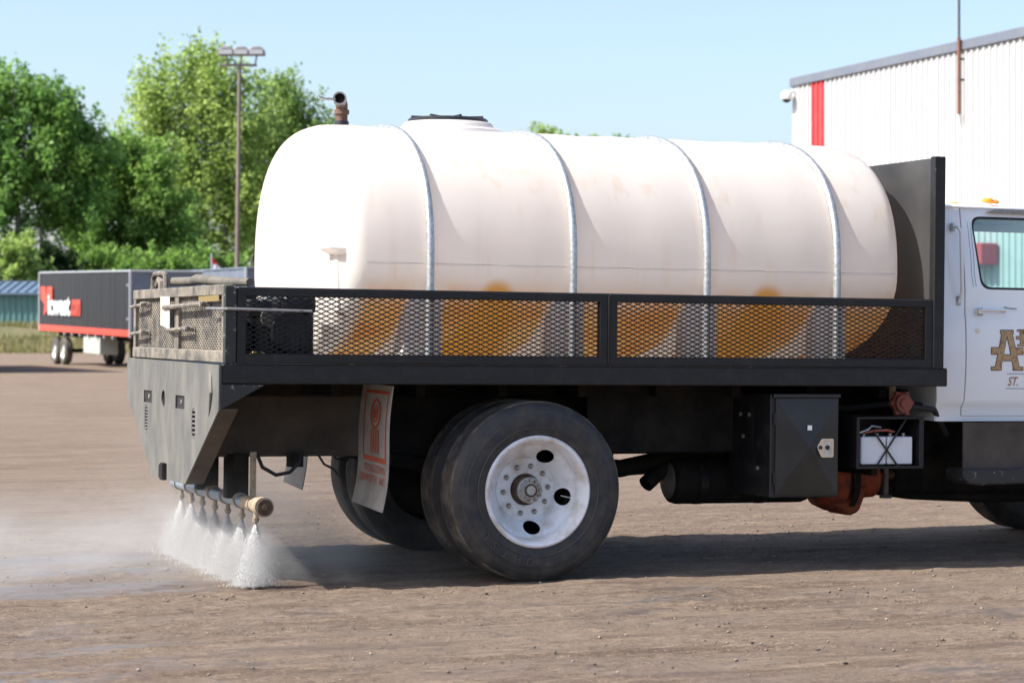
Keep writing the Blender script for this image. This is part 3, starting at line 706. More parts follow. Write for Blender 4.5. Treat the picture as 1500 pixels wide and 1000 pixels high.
# --- battery box
bb = MB()
bb.box(3.78, 3.80, .05, .40, .628, .920, .002).box(4.205, 4.235, .05, .40, .628, .920, .002).box(3.78, 4.235, .05, .40, .616, .632, .002).box(3.78, 4.235, .05, .40, .912, .926, .002).box(3.78, 4.235, .395, .40, .63, .92)
BB = part('battery_box', bb, 'black')
for u in (3.823, 4.003):
    bt = part('battery', MB().box(u, u + .170, .075, .30, .640, .805, .006), 'battery', BB)
    for du in (.04, .13): part('battery_terminal', MB().cyl((u + du, .12, .805), (u + du, .12, .825), .011, n=8), 'nut', bt)
for a, b in (((3.925, .068, .633), (4.125, .068, .915)), ((4.065, .064, .633), (3.90, .064, .84))):
    part('battery_strap', MB().tube([a, b], .006, 6), 'strap', BB)
part('battery_cable', MB().tube([(3.86, .10, .83), (3.92, .08, .842), (4.0, .08, .845), (4.06, .10, .835)], .007, 6), 'red_knob', BB)
part('battery_cable', MB().tube([(3.82, .09, .83), (3.87, .075, .85), (3.90, .09, .87), (3.98, .12, .86)], .006, 6), 'galv', BB)
# --- red hose coupling
rc = part('red_coupling', MB().cyl((4.21, .33, 1.0), (4.21, .24, 1.0), .055, n=20).cyl((4.21, .30, 1.0), (4.21, .27, 1.0), .066, n=20).cyl((4.21, .245, 1.0), (4.21, .23, 1.0), .030, n=12), 'red_knob')
for k in range(6):
    a = 2 * math.pi * k / 6; part('coupling_lug', MB().box(4.21 + .066 * math.cos(a) - .014, 4.21 + .066 * math.cos(a) + .014, .262, .298, 1.0 + .066 * math.sin(a) - .014, 1.0 + .066 * math.sin(a) + .014, .003), 'red_knob', rc)
part('coupling_stem', MB().cyl((4.18, .34, 1.02), (4.18, .34, 1.12), .022, n=10), 'tan_pipe', rc)
# --- underbody gear
at_ = part('air_tank', MB().lathe([(.001, 2.95), (.10, 2.955), (.138, 2.975), (.147, 3.01), (.147, 3.86), (.138, 3.89), (.10, 3.91), (.001, 3.915)], 0, 40, (0, .95, .502)), 'under')
part('tank_end', MB().lathe([(.001, 2.938), (.09, 2.944), (.115, 2.957)], 0, 32, (0, .95, .502)), 'dusty_metal', at_)
for u in (3.12, 3.55): part('tank_strap', MB().lathe([(.150, u), (.150, u + .05)], 0, 40, (0, .95, .502)), 'black', at_)
ex = part('exhaust_pipe', MB().tube([(2.30, 1.0, .60), (2.66, 1.0, .575), (3.0, 1.0, .64), (3.5, 1.0, .67)], .055, 14).tube([(3.05, .97, .60), (2.92, .97, .565), (2.80, .93, .48)], .05, 14), 'under')
part('pipe_clamp', MB().tube([(2.98, 1.0, .63), (3.06, 1.0, .65)], .068, 12), 'under', ex)
part('pipe_hanger', MB().box(3.20, 3.26, .98, 1.02, .66, .80).box(2.55, 2.57, .9, .92, .58, .72), 'under', ex)
pg = MB().lathe([(.03, 3.93), (.10, 3.945), (.17, 3.98), (.20, 4.05), (.20, 4.12), (.17, 4.16), (.13, 4.19), (.12, 4.38), (.10, 4.40)], 0, 24, (0, .95, .50))
pg.prism([(4.00, .42), (4.05, .33), (4.16, .27), (4.23, .30), (4.27, .40), (4.30, .47)], 1, .82, 1.08, .015)
gx = part('gear_pump', pg, 'rust')
part('pump_band', MB().lathe([(.215, 4.15), (.215, 4.19), (.15, 4.20)], 0, 24, (0, .95, .50)), 'under', gx)
part('pump_stud', MB().cyl((4.43, .85, .58), (4.43, .85, .40), .018, n=10).cyl((4.43, .85, .40), (4.43, .85, .38), .04, n=12), 'dusty_metal', gx)
part('drive_shaft', MB().tube([(4.36, .98, .49), (5.6, 1.15, .66)], .035, 10).tube([(AX + .2, VC, .52), (3.9, VC, .62)], .05, 10), 'hub')
part('transmission', MB().box(4.55, 6.4, .95, 1.65, .385, .80, .06, 3), 'under')
part('oil_pan', MB().prism([(4.36, .40), (4.7, .355), (5.3, .325), (6.2, .34), (6.2, .5), (4.3, .5)], 1, 1.0, 1.5, .02), 'under')
for (p) in ([(3.7, .55, 1.0), (3.95, .5, .96), (4.3, .45, 1.0), (4.7, .5, .95)], [(3.7, .7, .85), (4.2, .6, .8), (4.6, .65, .9)], [(4.25, .26, .98), (4.45, .3, .96), (4.6, .4, .80)]):
    part('underbody_hose', MB().tube(p, .018, 8), 'strap')
part('gear_bracket', MB().box(4.02, 4.06, .3, .8, .56, .62).box(4.3, 4.36, .45, .8, .70, 1.08), 'under')

# --- cab
CV = .28
def side_v(z):
    """sheet-metal section of the cab side: tumblehome, belt crease, lower tuck"""
    if z > 1.70: return .16 * (z - 1.70) ** 1.15 + .012
    if z > 1.545: return .012
    if z > 1.525: return .012 - .012 * (1.545 - z) / .02
    if z > 1.015: return 0.004 - .016 * math.sin((z - 1.015) / .51 * math.pi)
    if z > .965: return .004 + .022 * (1.015 - z) / .05
    return .026 + (.965 - z) * .05
CUTS = [.93, .965, .99, 1.015, 1.08, 1.15, 1.25, 1.35, 1.45, 1.525, 1.545, 1.70, 1.8, 1.9, 2.0, 2.1, 2.16, 2.2]
def near_w(c): return Vector((c.x, c.y + side_v(c.z), c.z))
def far_w(c): return Vector((c.x, c.y - side_v(c.z), c.z))
cb = MB()
rear_pillar = [(4.470, .888), (4.452, 1.10), (4.478, 1.50), (4.490, 2.19), (4.505, 2.225), (4.650, 2.225), (4.652, 1.53), (4.648, 1.01), (4.640, .985), (4.640, .918), (5.80, .918), (5.80, .888)]
cb.plate(rear_pillar, [], 1, CV, CV + .03, CUTS, near_w)
FARV = BW - CV
far_side = [(4.470, .888), (4.452, 1.10), (4.478, 1.50), (4.490, 2.19), (4.505, 2.225), (6.40, 2.225), (6.62, 1.69), (6.62, 1.2), (5.8, 1.2), (5.7, .888)]
far_win = rounded([(4.722, 2.158), (4.768, 1.704), (6.50, 1.704), (6.32, 2.158)], .07, 6)
win = rounded([(4.722, 2.158), (4.768, 1.704), (5.72, 1.704), (5.66, 2.158)], .07, 6)
cb.plate(far_side, [far_win], 1, FARV - .03, FARV, CUTS, far_w)
cb.box(4.462, 4.492, CV + .035, FARV - .035, .89, 1.60).box(4.48, 4.51, CV + .07, FARV - .07, 1.6, 2.22)          # rear wall
cb.box(4.48, 6.1, CV + .04, FARV - .04, .90, .94)                                                               # floor
cb.prism([(5.80, 1.15), (5.82, 1.70), (6.60, 1.70), (8.05, 1.62), (8.12, 1.50), (8.12, .80), (6.75, .80), (6.62, 1.1)], 1, CV + .015, FARV - .015, .03)
cb.plate([(6.55, 1.69), (6.36, 2.225), (6.42, 2.225), (6.62, 1.70)], [], 1, CV + .08, CV + .12)
cb.plate([(5.80, 1.69), (5.80, 2.225), (5.86, 2.225), (5.86, 1.70)], [], 1, CV + .06, CV + .10)
cab = part('cab_body', cb, 'cab', ang=25)
rf = MB(); rp = []
for k in range(15):
    t = k / 14; v = CV + .085 + (FARV - CV - .17) * t; rp.append((v, 2.218 + .052 * (1 - abs(2 * t - 1) ** 3.2)))
rp += [(FARV - .09, 2.205), (CV + .09, 2.205)]
rf.prism(rp, 0, 4.50, 6.40)
part('cab_roof', rf, 'cab', ang=30)
part('drip_rail', MB().tube([(4.50, CV + .075, 2.214), (5.9, CV + .075, 2.217)], .009, 8), 'cab')
part('rain_guard', MB().prism([(4.83, 2.185), (5.6, 2.18), (5.6, 2.20), (4.88, 2.208)], 1, CV + .045, CV + .072), 'pipe_steel')
# door
DO = rounded([(4.656, 2.205), (4.658, 1.53), (4.654, 1.01), (4.646, .985), (4.646, .924), (5.79, .924), (5.79, 1.70), (5.74, 2.205)], .012, 2)
dw = MB().plate(DO, [win], 1, CV - .004, CV + .03, CUTS, near_w)
DOOR = part('cab_door', dw, 'cab', ang=25)
part('door_seam', MB().plate([(4.640, 2.22), (4.640, .916), (5.80, .916), (5.80, 2.22)], [[(4.70, 2.17), (4.70, .97), (5.74, .97), (5.74, 2.17)]], 1, CV + .012, CV + .034, CUTS, near_w), 'gap', DOOR)
def inset(lp, d):
    cx = sum(p[0] for p in lp) / len(lp); cz = sum(p[1] for p in lp) / len(lp)
    return [(p[0] + (cx - p[0]) * d / max(.001, abs(cx - p[0]) + .12), p[1] + (cz - p[1]) * d / max(.001, abs(cz - p[1]) + .06)) for p in lp]
part('window_seal', MB().plate(win, [inset(win, .018)], 1, CV - .001, CV + .02, (1.8, 1.9, 2.0, 2.1), near_w), 'rubber_seal', DOOR)
part('window_glass', MB().plate(inset(win, .006), [], 1, CV + .012, CV + .015, (1.8, 1.9, 2.0, 2.1), near_w), 'glass', DOOR)
part('far_window_glass', MB().plate(inset(far_win, .006), [], 1, FARV - .015, FARV - .012, (1.8, 1.9, 2.0, 2.1), far_w), 'glass', cab)
hd = part('door_handle', MB().box(4.735, 4.925, CV - .034, CV - .022, 1.568, 1.584, .005, 2).box(4.722, 4.765, CV - .030, CV + .004, 1.545, 1.590, .006).box(4.905, 4.925, CV - .03, CV + .004, 1.562, 1.582, .004), 'chrome', DOOR)
part('door_lock', MB().cyl((4.733, CV + .0, 1.449), (4.733, CV - .016, 1.449), .013, n=14), 'chrome', DOOR)
part('belt_scratch', MB().tube([(4.93, CV + .004, 1.598), (4.955, CV + .002, 1.59), (5.02, CV + .002, 1.588)], .0025, 5), 'dark_ink', DOOR)
for i in range(2):
    pts = [(4.70 + .02 * i, CV + side_v(z) - .005, z) for z in (2.12, 2.0, 1.9, 1.8, 1.72)]
    part('window_trim_line', MB().tube([(p[0] + [.0, .004, .008, .004, .014][k], p[1], p[2]) for k, p in enumerate(pts)], .0018, 5), 'blue_ink', DOOR)
gr = part('grab_handle', MB().tube([(4.583, CV + .04, 2.09), (4.583, CV - .02, 2.085), (4.590, CV - .045, 2.05), (4.604, CV - .04, 1.70), (4.610, CV - .015, 1.655), (4.607, CV + .01, 1.62)], .012, 10), 'cab', cab)
part('grab_foot', MB().box(4.570, 4.594, CV + .03, CV + .062, 2.06, 2.11, .003).box(4.594, 4.622, CV + .0, CV + .015, 1.605, 1.66, .003), 'galv', cab)
for u, v in ((4.94, .50), (5.05, .62), (5.0, 1.0), (5.0, VC), (5.0, BW - 1.0)):
    part('clearance_lamp', MB().lathe([(.042, 2.262), (.040, 2.272), (.026, 2.283), (.001, 2.286)], 2, 20, (u, v, -.0)), 'amber', cab)
# cab interior
part('bench_seat', MB().box(4.55, 4.72, CV + .1, FARV - .1, 1.25, 1.735, .05, 3).box(4.55, 5.15, CV + .1, FARV - .1, 1.1, 1.32, .05, 3), 'seat', cab)
part('dashboard', MB().box(6.25, 6.55, CV + .06, FARV - .06, 1.3, 1.69, .04, 2), 'seat', cab)
part('steering_wheel', MB().tube([(5.92 + .06 * math.sin(2 * math.pi * k / 24), .78 + .2 * math.cos(2 * math.pi * k / 24), 1.60 + .19 * math.sin(2 * math.pi * k / 24)) for k in range(25)], .014, 8), 'seat', cab)
# door lettering
def poly_sign(name, polys, m, lift, parent=DOOR):
    bm = bmesh.new()
    for pl in polys:
        bm.faces.new([bm.verts.new((p[0], 0, p[1])) for p in pl])
    for c in CUTS: bmesh.ops.bisect_plane(bm, geom=bm.verts[:] + bm.edges[:] + bm.faces[:], plane_co=(0, 0, c), plane_no=(0, 0, 1))
    for v in bm.verts: v.co.y = CV - .004 + side_v(v.co.z) - lift
    me = bpy.data.meshes.new(name); bm.to_mesh(me); bm.free(); return link(name, me, M[m], parent, smooth=False)
def letter_A(x, z, w_, h_, g=0.0):
    def q(pts): return [(x + a * w_, z + b * h_) for a, b in pts]
    e = g / w_; f = g / h_
    return [q([(.10 - e, 0 - f), (.27 + e, 0 - f), (.53 + e, 1 + f), (.36 - e, 1 + f)]), q([(.72 - e, 0 - f), (.90 + e, 0 - f), (.64 + e, 1 + f), (.46 - e, 1 + f)]),
            q([(.0 - e, 0 - f), (.31 + e, 0 - f), (.31 + e, .07 + f), (.0 - e, .07 + f)]), q([(.69 - e, 0 - f), (1.0 + e, 0 - f), (1.0 + e, .07 + f), (.69 - e, .07 + f)]),
            q([(.30 - e, .93 - f), (.70 + e, .93 - f), (.70 + e, 1 + f), (.30 - e, 1 + f)]), q([(.28 - e, .24 - f), (.72 + e, .24 - f), (.68 + e, .38 + f), (.32 - e, .38 + f)]),
            q([(.0 - e, .40 - f), (.20 + e, .40 - f), (.24 + e, .56 + f), (.0 - e, .56 + f)]), q([(.80 - e, .40 - f), (1.0 + e, .40 - f), (1.0 + e, .56 + f), (.76 - e, .56 + f)])]
def letter_N(x, z, w_, h_, g=0.0):
    def q(pts): return [(x + a * w_, z + b * h_) for a, b in pts]
    e = g / w_; f = g / h_
    return [q([(.12 - e, 0 - f), (.32 + e, 0 - f), (.32 + e, 1 + f), (.12 - e, 1 + f)]), q([(.70 - e, 0 - f), (.90 + e, 0 - f), (.90 + e, 1 + f), (.70 - e, 1 + f)]),
            q([(.12 - e, 1 + f), (.36 + e, 1 + f), (.90 + e, 0 - f), (.66 - e, 0 - f)]), q([(0 - e, 0 - f), (.44 + e, 0 - f), (.44 + e, .08 + f), (0 - e, .08 + f)]),
            q([(0 - e, .92 - f), (.36 + e, .92 - f), (.36 + e, 1 + f), (0 - e, 1 + f)]), q([(-.06 - e, .42 - f), (.20 + e, .42 - f), (.20 + e, .58 + f), (-.06 - e, .58 + f)])]
poly_sign('letter_outline', letter_A(4.832, 1.207, .225, .245, .004) + letter_N(5.02, 1.357, .16, .10, .003), 'dark_ink', .0025)
poly_sign('gold_letter', letter_A(4.832, 1.207, .225, .245), 'gold', .004)
poly_sign('gold_letter', letter_N(5.02, 1.357, .16, .10), 'gold', .004)
poly_sign('pinstripe', [[(4.943, 1.182), (5.5, 1.182), (5.5, 1.186), (4.943, 1.186)], [(4.938, 1.090), (5.5, 1.090), (5.5, 1.094), (4.938, 1.094)]], 'blue_ink', .0025)
poly_sign('pinstripe', [[(5.06, 1.312), (5.4, 1.312), (5.4, 1.318), (5.06, 1.318)]], 'dark_ink', .0025)
me = text_mesh('ST.', .078, 0, .80, .95, off=.0008)
for v in me.vertices:
    x, y = v.co.x, v.co.y; v.co = (4.950 + x + y * .22, CV - .004 + side_v(1.108 + y) - .003, 1.110 + y)
link('script_lettering', me, M['brown_ink'], DOOR, smooth=False)
# running board
part('fender_skirt', MB().box(4.60, 5.55, .20, .215, .60, .885), 'under_brown')
part('step_board', MB().prism([(4.560, .603), (5.55, .603), (5.55, .520), (4.66, .502), (4.60, .512), (4.560, .54)], 1, .13, .34, .01), 'black_edge')
part('step_bracket', MB().box(4.75, 4.80, .25, .80, .62, .72), 'under')

# ================================================================== WATER TANK (strapped on the bed)
TK = empty('water_tank', TR.location, TR.rotation_euler)
tag(TK, 'large white polyethylene water tank with amber glow tinted into its underside strapped on the truck bed', 'tank')
A_, BT, BB_, ZS = 1.125, .835, .548, 1.786
UE0, UE1, RC = .660, 4.130, .10
def section(inset_, n=72, cx=VC):
    pts = []
    for k in range(n):
        t = 2 * math.pi * k / n; c, s = math.cos(t), math.sin(t); up = s > 0; ex_ = 2 / 2.5 if up else 2 / 2.15
        pts.append((cx + (A_ - inset_) * math.copysign(abs(c) ** ex_, c), ZS + ((BT if up else BB_) - inset_) * math.copysign(abs(s) ** ex_, s)))
    return pts
rings = []
for f in (0.02, .25, .5, .75, .9): rings.append((UE0 - .035 * (1 - f * f), 'scale', f))
for k in range(7): a = k / 6 * math.pi / 2; rings.append((UE0 + RC * (1 - math.sin(a)), RC * (1 - math.cos(a)) if False else RC * (1 - math.sin(math.pi / 2 - a)) * 0 + RC * (1 - math.sin(a)) * 0 + RC * (1 - math.cos(math.pi / 2 - a)), None))
rings = []
base_in = RC
def ring_scaled(u, f): return (u, [(VC + (p[0] - VC) * f, ZS + .08 + (p[1] - ZS - .08) * f) for p in section(RC)])
for f in (.03, .3, .55, .78, .93): rings.append(ring_scaled(UE0 - .04 * (1 - f * f), f))
for k in range(8):
    a = k / 7 * math.pi / 2; rings.append((UE0 + RC * (1 - math.cos(a)), section(RC * (1 - math.sin(a)))))
for u in np.linspace(UE0 + RC, UE1 - RC, 26)[1:-1]:
    sag = .008 * math.sin((u - UE0) * 7.4) ** 2; rings.append((float(u), section(-sag + .004)))
for k in range(8):
    a = (7 - k) / 7 * math.pi / 2; rings.append((UE1 - RC * (1 - math.cos(a)), section(RC * (1 - math.sin(a)))))
for f in (.93, .78, .55, .3, .03): rings.append(ring_scaled(UE1 + .04 * (1 - f * f), f))
tb = MB(); prev = None
for (u, pts) in rings:
    cur = [tb.bm.verts.new((u, p[0], p[1])) for p in pts]
    if prev:
        for k in range(len(cur)): tb.bm.faces.new((prev[k], prev[(k + 1) % len(cur)], cur[(k + 1) % len(cur)], cur[k]))
    else: tb.bm.faces.new(cur)
    prev = cur
tb.bm.faces.new(prev[::-1])
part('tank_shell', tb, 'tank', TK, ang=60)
part('shell_seam', MB().tube([(u, VC - A_ + .003, ZS - .002) for u in np.linspace(UE0 + RC, UE1 - RC * .6, 12)], .0028, 6), 'tank', TK)
BANDS = [1.116, 1.975, 2.815, 3.668]
for i, u in enumerate(BANDS):
    for sgn in (-1, 1):
        v = VC + sgn * (A_ - .045)
        lo = MB(); zt = ZS - .20; ua = u - (.15 if i == 0 else .105); vi = v - sgn * .12
        P_ = {}
        for key, (uu, vv, z_) in dict(a=(u - .088, v, zt), b=(u + .088, v, zt), c=(u + .098, v, 1.222), d=(ua + .007, v, 1.222), e=(u - .10, vi, zt), f=(u + .10, vi, zt), g=(u + .11, vi, 1.222), h=(ua - .01, vi, 1.222)).items(): P_[key] = lo.bm.verts.new((uu, vv, z_))
        for q in ('abcd', 'aehd', 'bcgf', 'abfe'): lo.bm.faces.new([P_[k_] for k_ in q])
        part('tank_leg', lo, 'tank_leg', TK)
    pth = [(u, VC - A_ - .021, 1.222), (u, VC - A_ - .021, ZS - .25)]
    for k in range(0, 33):
        t = math.pi - math.pi * k / 32; c, s = math.cos(t), math.sin(t)
        pth.append((u, VC + (A_ + .021 - .018 * abs(s) ** 2) * math.copysign(abs(c) ** .8, c), ZS + (BT + .012 - .018 * abs(s) ** 3) * abs(s) ** .8))
    pth += [(u, VC + A_ + .021, ZS - .25), (u, VC + A_ + .021, 1.222)]
    hp = part('hoop_band', MB().tube(pth, .0235, 12), 'galv', TK)
    part('hoop_foot', MB().box(u - .04, u + .04, VC - A_ - .05, VC - A_ + .0, 1.2195, 1.23, .002), 'galv', hp)
part('notch_shade_ledge', MB().prism([(.575, 1.868), (.70, 1.868), (.70, 1.80), (.66, 1.825), (.60, 1.850)], 1, .22, .50, .006).prism([(.640, 1.83), (.70, 1.83), (.70, 1.50), (.652, 1.50)], 1, .33, .42, .008), 'tank', TK)  # ledge shaped to cast the notch's recess shade; rib stands for its drip
ly = MB().lathe([(.345, 2.585), (.335, 2.625), (.315, 2.638), (.285, 2.642), (.272, 2.668), (.262, 2.676), (.0, 2.676)], 2, 56, (1.60, VC, 0))
mw = part('manway_collar', ly, 'tank_leg', TK)
lid = part('manway_lid', MB().lathe([(.245, 2.674), (.245, 2.694), (.235, 2.702), (.0, 2.706)], 2, 56, (1.60, VC, 0)), 'lid', TK)
for k in range(8):
    a = 2 * math.pi * k / 8; c, s = math.cos(a), math.sin(a)
    part('lid_rib', MB().tube([(1.60 + .10 * c, VC + .10 * s, 2.706), (1.60 + .235 * c, VC + .235 * s, 2.705)], .009, 6), 'lid', lid)
vp = part('vent_pipe', MB().tube([(.925, VC, 2.60), (.925, VC, 2.725), (.922, VC - .012, 2.752), (.905, VC - .05, 2.775), (.885, VC - .08, 2.782)], .036, 16), 'pipe_rust', TK)
part('vent_flange', MB().lathe([(.075, 2.612), (.07, 2.628), (.045, 2.635), (.043, 2.66), (.036, 2.662)], 2, 24, (.925, VC, 0)), 'lid', vp)
part('vent_union', MB().lathe([(.036, 2.70), (.045, 2.702), (.045, 2.728), (.036, 2.73)], 2, 20, (.925, VC, 0)), 'pipe_rust', vp)
d = Vector((-.30, -.95, .02)).normalized(); p0 = Vector((.895, VC - .065, 2.780))
vo = MB(); ax = d.to_track_quat('Z', 'Y').to_matrix().to_4x4(); ax.translation = p0
t = MB().lathe([(.040, -.01), (.040, .10), (.031, .10), (.031, .0), (.0, .0)], 2, 24)
me = bpy.data.meshes.new('vent_outlet'); bmesh.ops.recalc_face_normals(t.bm, faces=t.bm.faces[:]); t.bm.to_mesh(me); t.bm.free(); me.transform(ax)
link('vent_outlet', me, M['pipe_steel'], vp)
q = p0 + d * .02; part('outlet_bore', MB().cyl(p0 + d * .015, p0 + d * .02, .030, n=20), 'gap', vp)
part('vent_handle', MB().tube([p0 + d * .05 + Vector((-.03, 0, -.0)), p0 + d * .06 + Vector((-.09, 0, -.005)), p0 + d * .06 + Vector((-.13, 0, .006))], .009, 6), 'galv', vp)

# ================================================================== PUMP ENGINE
PE = empty('pump_engine', TR.location, TR.rotation_euler)
tag(PE, 'black pump engine behind the bed mesh at the tail of the water tank', 'engine')
part('engine_block', MB().box(.20, .52, .35, .80, 1.2195, 1.53, .03, 3), 'engine', PE)
part('flywheel_cover', MB().cyl((.37, .36, 1.40), (.37, .28, 1.40), .13, .11, n=28), 'engine', PE)
part('fuel_tank', MB().box(.30, .52, .30, .72, 1.49, 1.605, .035, 3), 'engine', PE)
part('fuel_cap', MB().cyl((.43, .40, 1.60), (.43, .40, 1.625), .028, n=16), 'pipe_steel', PE)
part('muffler', MB().box(.13, .27, .32, .62, 1.47, 1.57, .02, 2), 'engine', PE)
part('air_cleaner', MB().cyl((.26, .30, 1.47), (.26, .50, 1.47), .06, n=20), 'dusty_metal', PE)
part('pump_casing', MB().lathe([(.0, .06), (.09, .07), (.12, .10), (.12, .16), (.08, .20), (.06, .24)], 0, 28, (0, .52, 1.345)), 'engine', PE)
for v, z in ((.34, 1.30), (.34, 1.37), (.34, 1.44)): part('cooling_fin', MB().box(.215, .50, v - .004, v + .004, z, z + .012), 'engine', PE)
part('brass_hose', MB().tube([(.12, .33, 1.24), (.16, .30, 1.275), (.21, .28, 1.27), (.26, .28, 1.238)], .010, 8), 'brass', PE)
part('spark_plug', MB().cyl((.40, .345, 1.33), (.40, .33, 1.33), .012, n=10).cyl((.40, .345, 1.30), (.40, .33, 1.28), .008, n=8), 'pipe_steel', PE)
part('throttle_rod', MB().tube([(.20, .32, 1.56), (.28, .31, 1.60), (.34, .30, 1.575)], .006, 6), 'galv', PE)

#@@BACKGROUND
# ================================================================== WATER JETS AND MIST
M['water'] = mat('white_water_droplets', (0.95, 0.955, 0.96), 0.9, transl=0.62, spec=.1)
TRM = Matrix.Translation(TR.location) @ TR.rotation_euler.to_matrix().to_4x4()
def streaks(P, Ln, Wd, Dr):
    """thin spindles (8 triangles) at P with length, width, direction"""
    P, Ln, Wd, Dr = map(np.asarray, (P, Ln, Wd, Dr)); n = len(P)
    a = np.cross(Dr, np.array([0.3, 0.8, 0.1])); a /= np.linalg.norm(a, axis=1, keepdims=True); b = np.cross(Dr, a)
    W_, L_ = Wd[:, None], Ln[:, None]
    V_ = np.stack([P + Dr * L_ * .5, P + a * W_, P + (b * .87 - a * .5) * W_, P - (b * .87 + a * .5) * W_, P - Dr * L_ * .5], 1).reshape(-1, 3)
    f = np.array([[0, 1, 2], [0, 2, 3], [0, 3, 1], [4, 2, 1], [4, 3, 2], [4, 1, 3]])
    return V_, (np.arange(n)[:, None, None] * 5 + f[None]).reshape(-1, 3)
for k, v in enumerate(NOZ):
    c = TRM @ Vector((SU, v, SZ - .095)); n = 36000; H0 = c.z
    t = RNG.random(n) ** .72; lean = RNG.normal(0, 1, n) * .33; side = RNG.normal(0, 1, n) * .6
    lobes = np.round(RNG.normal(0, 1.1, n)) * .35 + RNG.normal(0, .17, n)
    du = (lobes * .5 + lean * (1 + 1.2 * (RNG.random(n) > .85))) * .092 * t * H0 / .34 - .03 * t ** 1.5; dv = side * .075 * t + .02 * np.sin(lobes * 5) * t
    z = H0 * (1 - t) + .004
    X = c.x + CT * du - ST_ * dv; Y = c.y + ST_ * du + CT * dv
    P = np.stack([X, Y, z], -1); Dr = P - np.array([[c.x, c.y, c.z + .05]]); Dr /= np.linalg.norm(Dr, axis=1, keepdims=True)
    Wd = (.00042 + .0007 * RNG.random(n) ** 3); Ln = .010 + .050 * RNG.random(n) ** 2 * (1.1 - .6 * t)
    m = 500                                                                      # splash and stray drops
    rr = RNG.random(m) * .20; an = RNG.uniform(0, 6.28, m); zz = np.abs(RNG.normal(0, .055, m)) + .003
    P2 = np.stack([c.x + rr * np.cos(an) * 1.1, c.y + rr * np.sin(an), zz], -1); D2 = RNG.normal(0, 1, (m, 3)); D2 /= np.linalg.norm(D2, axis=1, keepdims=True)
    V_, F_ = streaks(np.concatenate([P, P2]), np.concatenate([Ln, .002 + .006 * RNG.random(m)]), np.concatenate([Wd, .0008 + .0012 * RNG.random(m) ** 2]), np.concatenate([Dr, D2]))
    o = link('water_jet', npmesh('water_jet', V_ - np.array(c), F_), M['water'], smooth=False); o.location = c
    tag(o, 'white fan of water, ' + ('first', 'second', 'third', 'fourth', 'fifth', 'sixth', 'seventh')[k] + ' from the capped end of the spray bar', 'water jet', 'water jets under the spray bar')

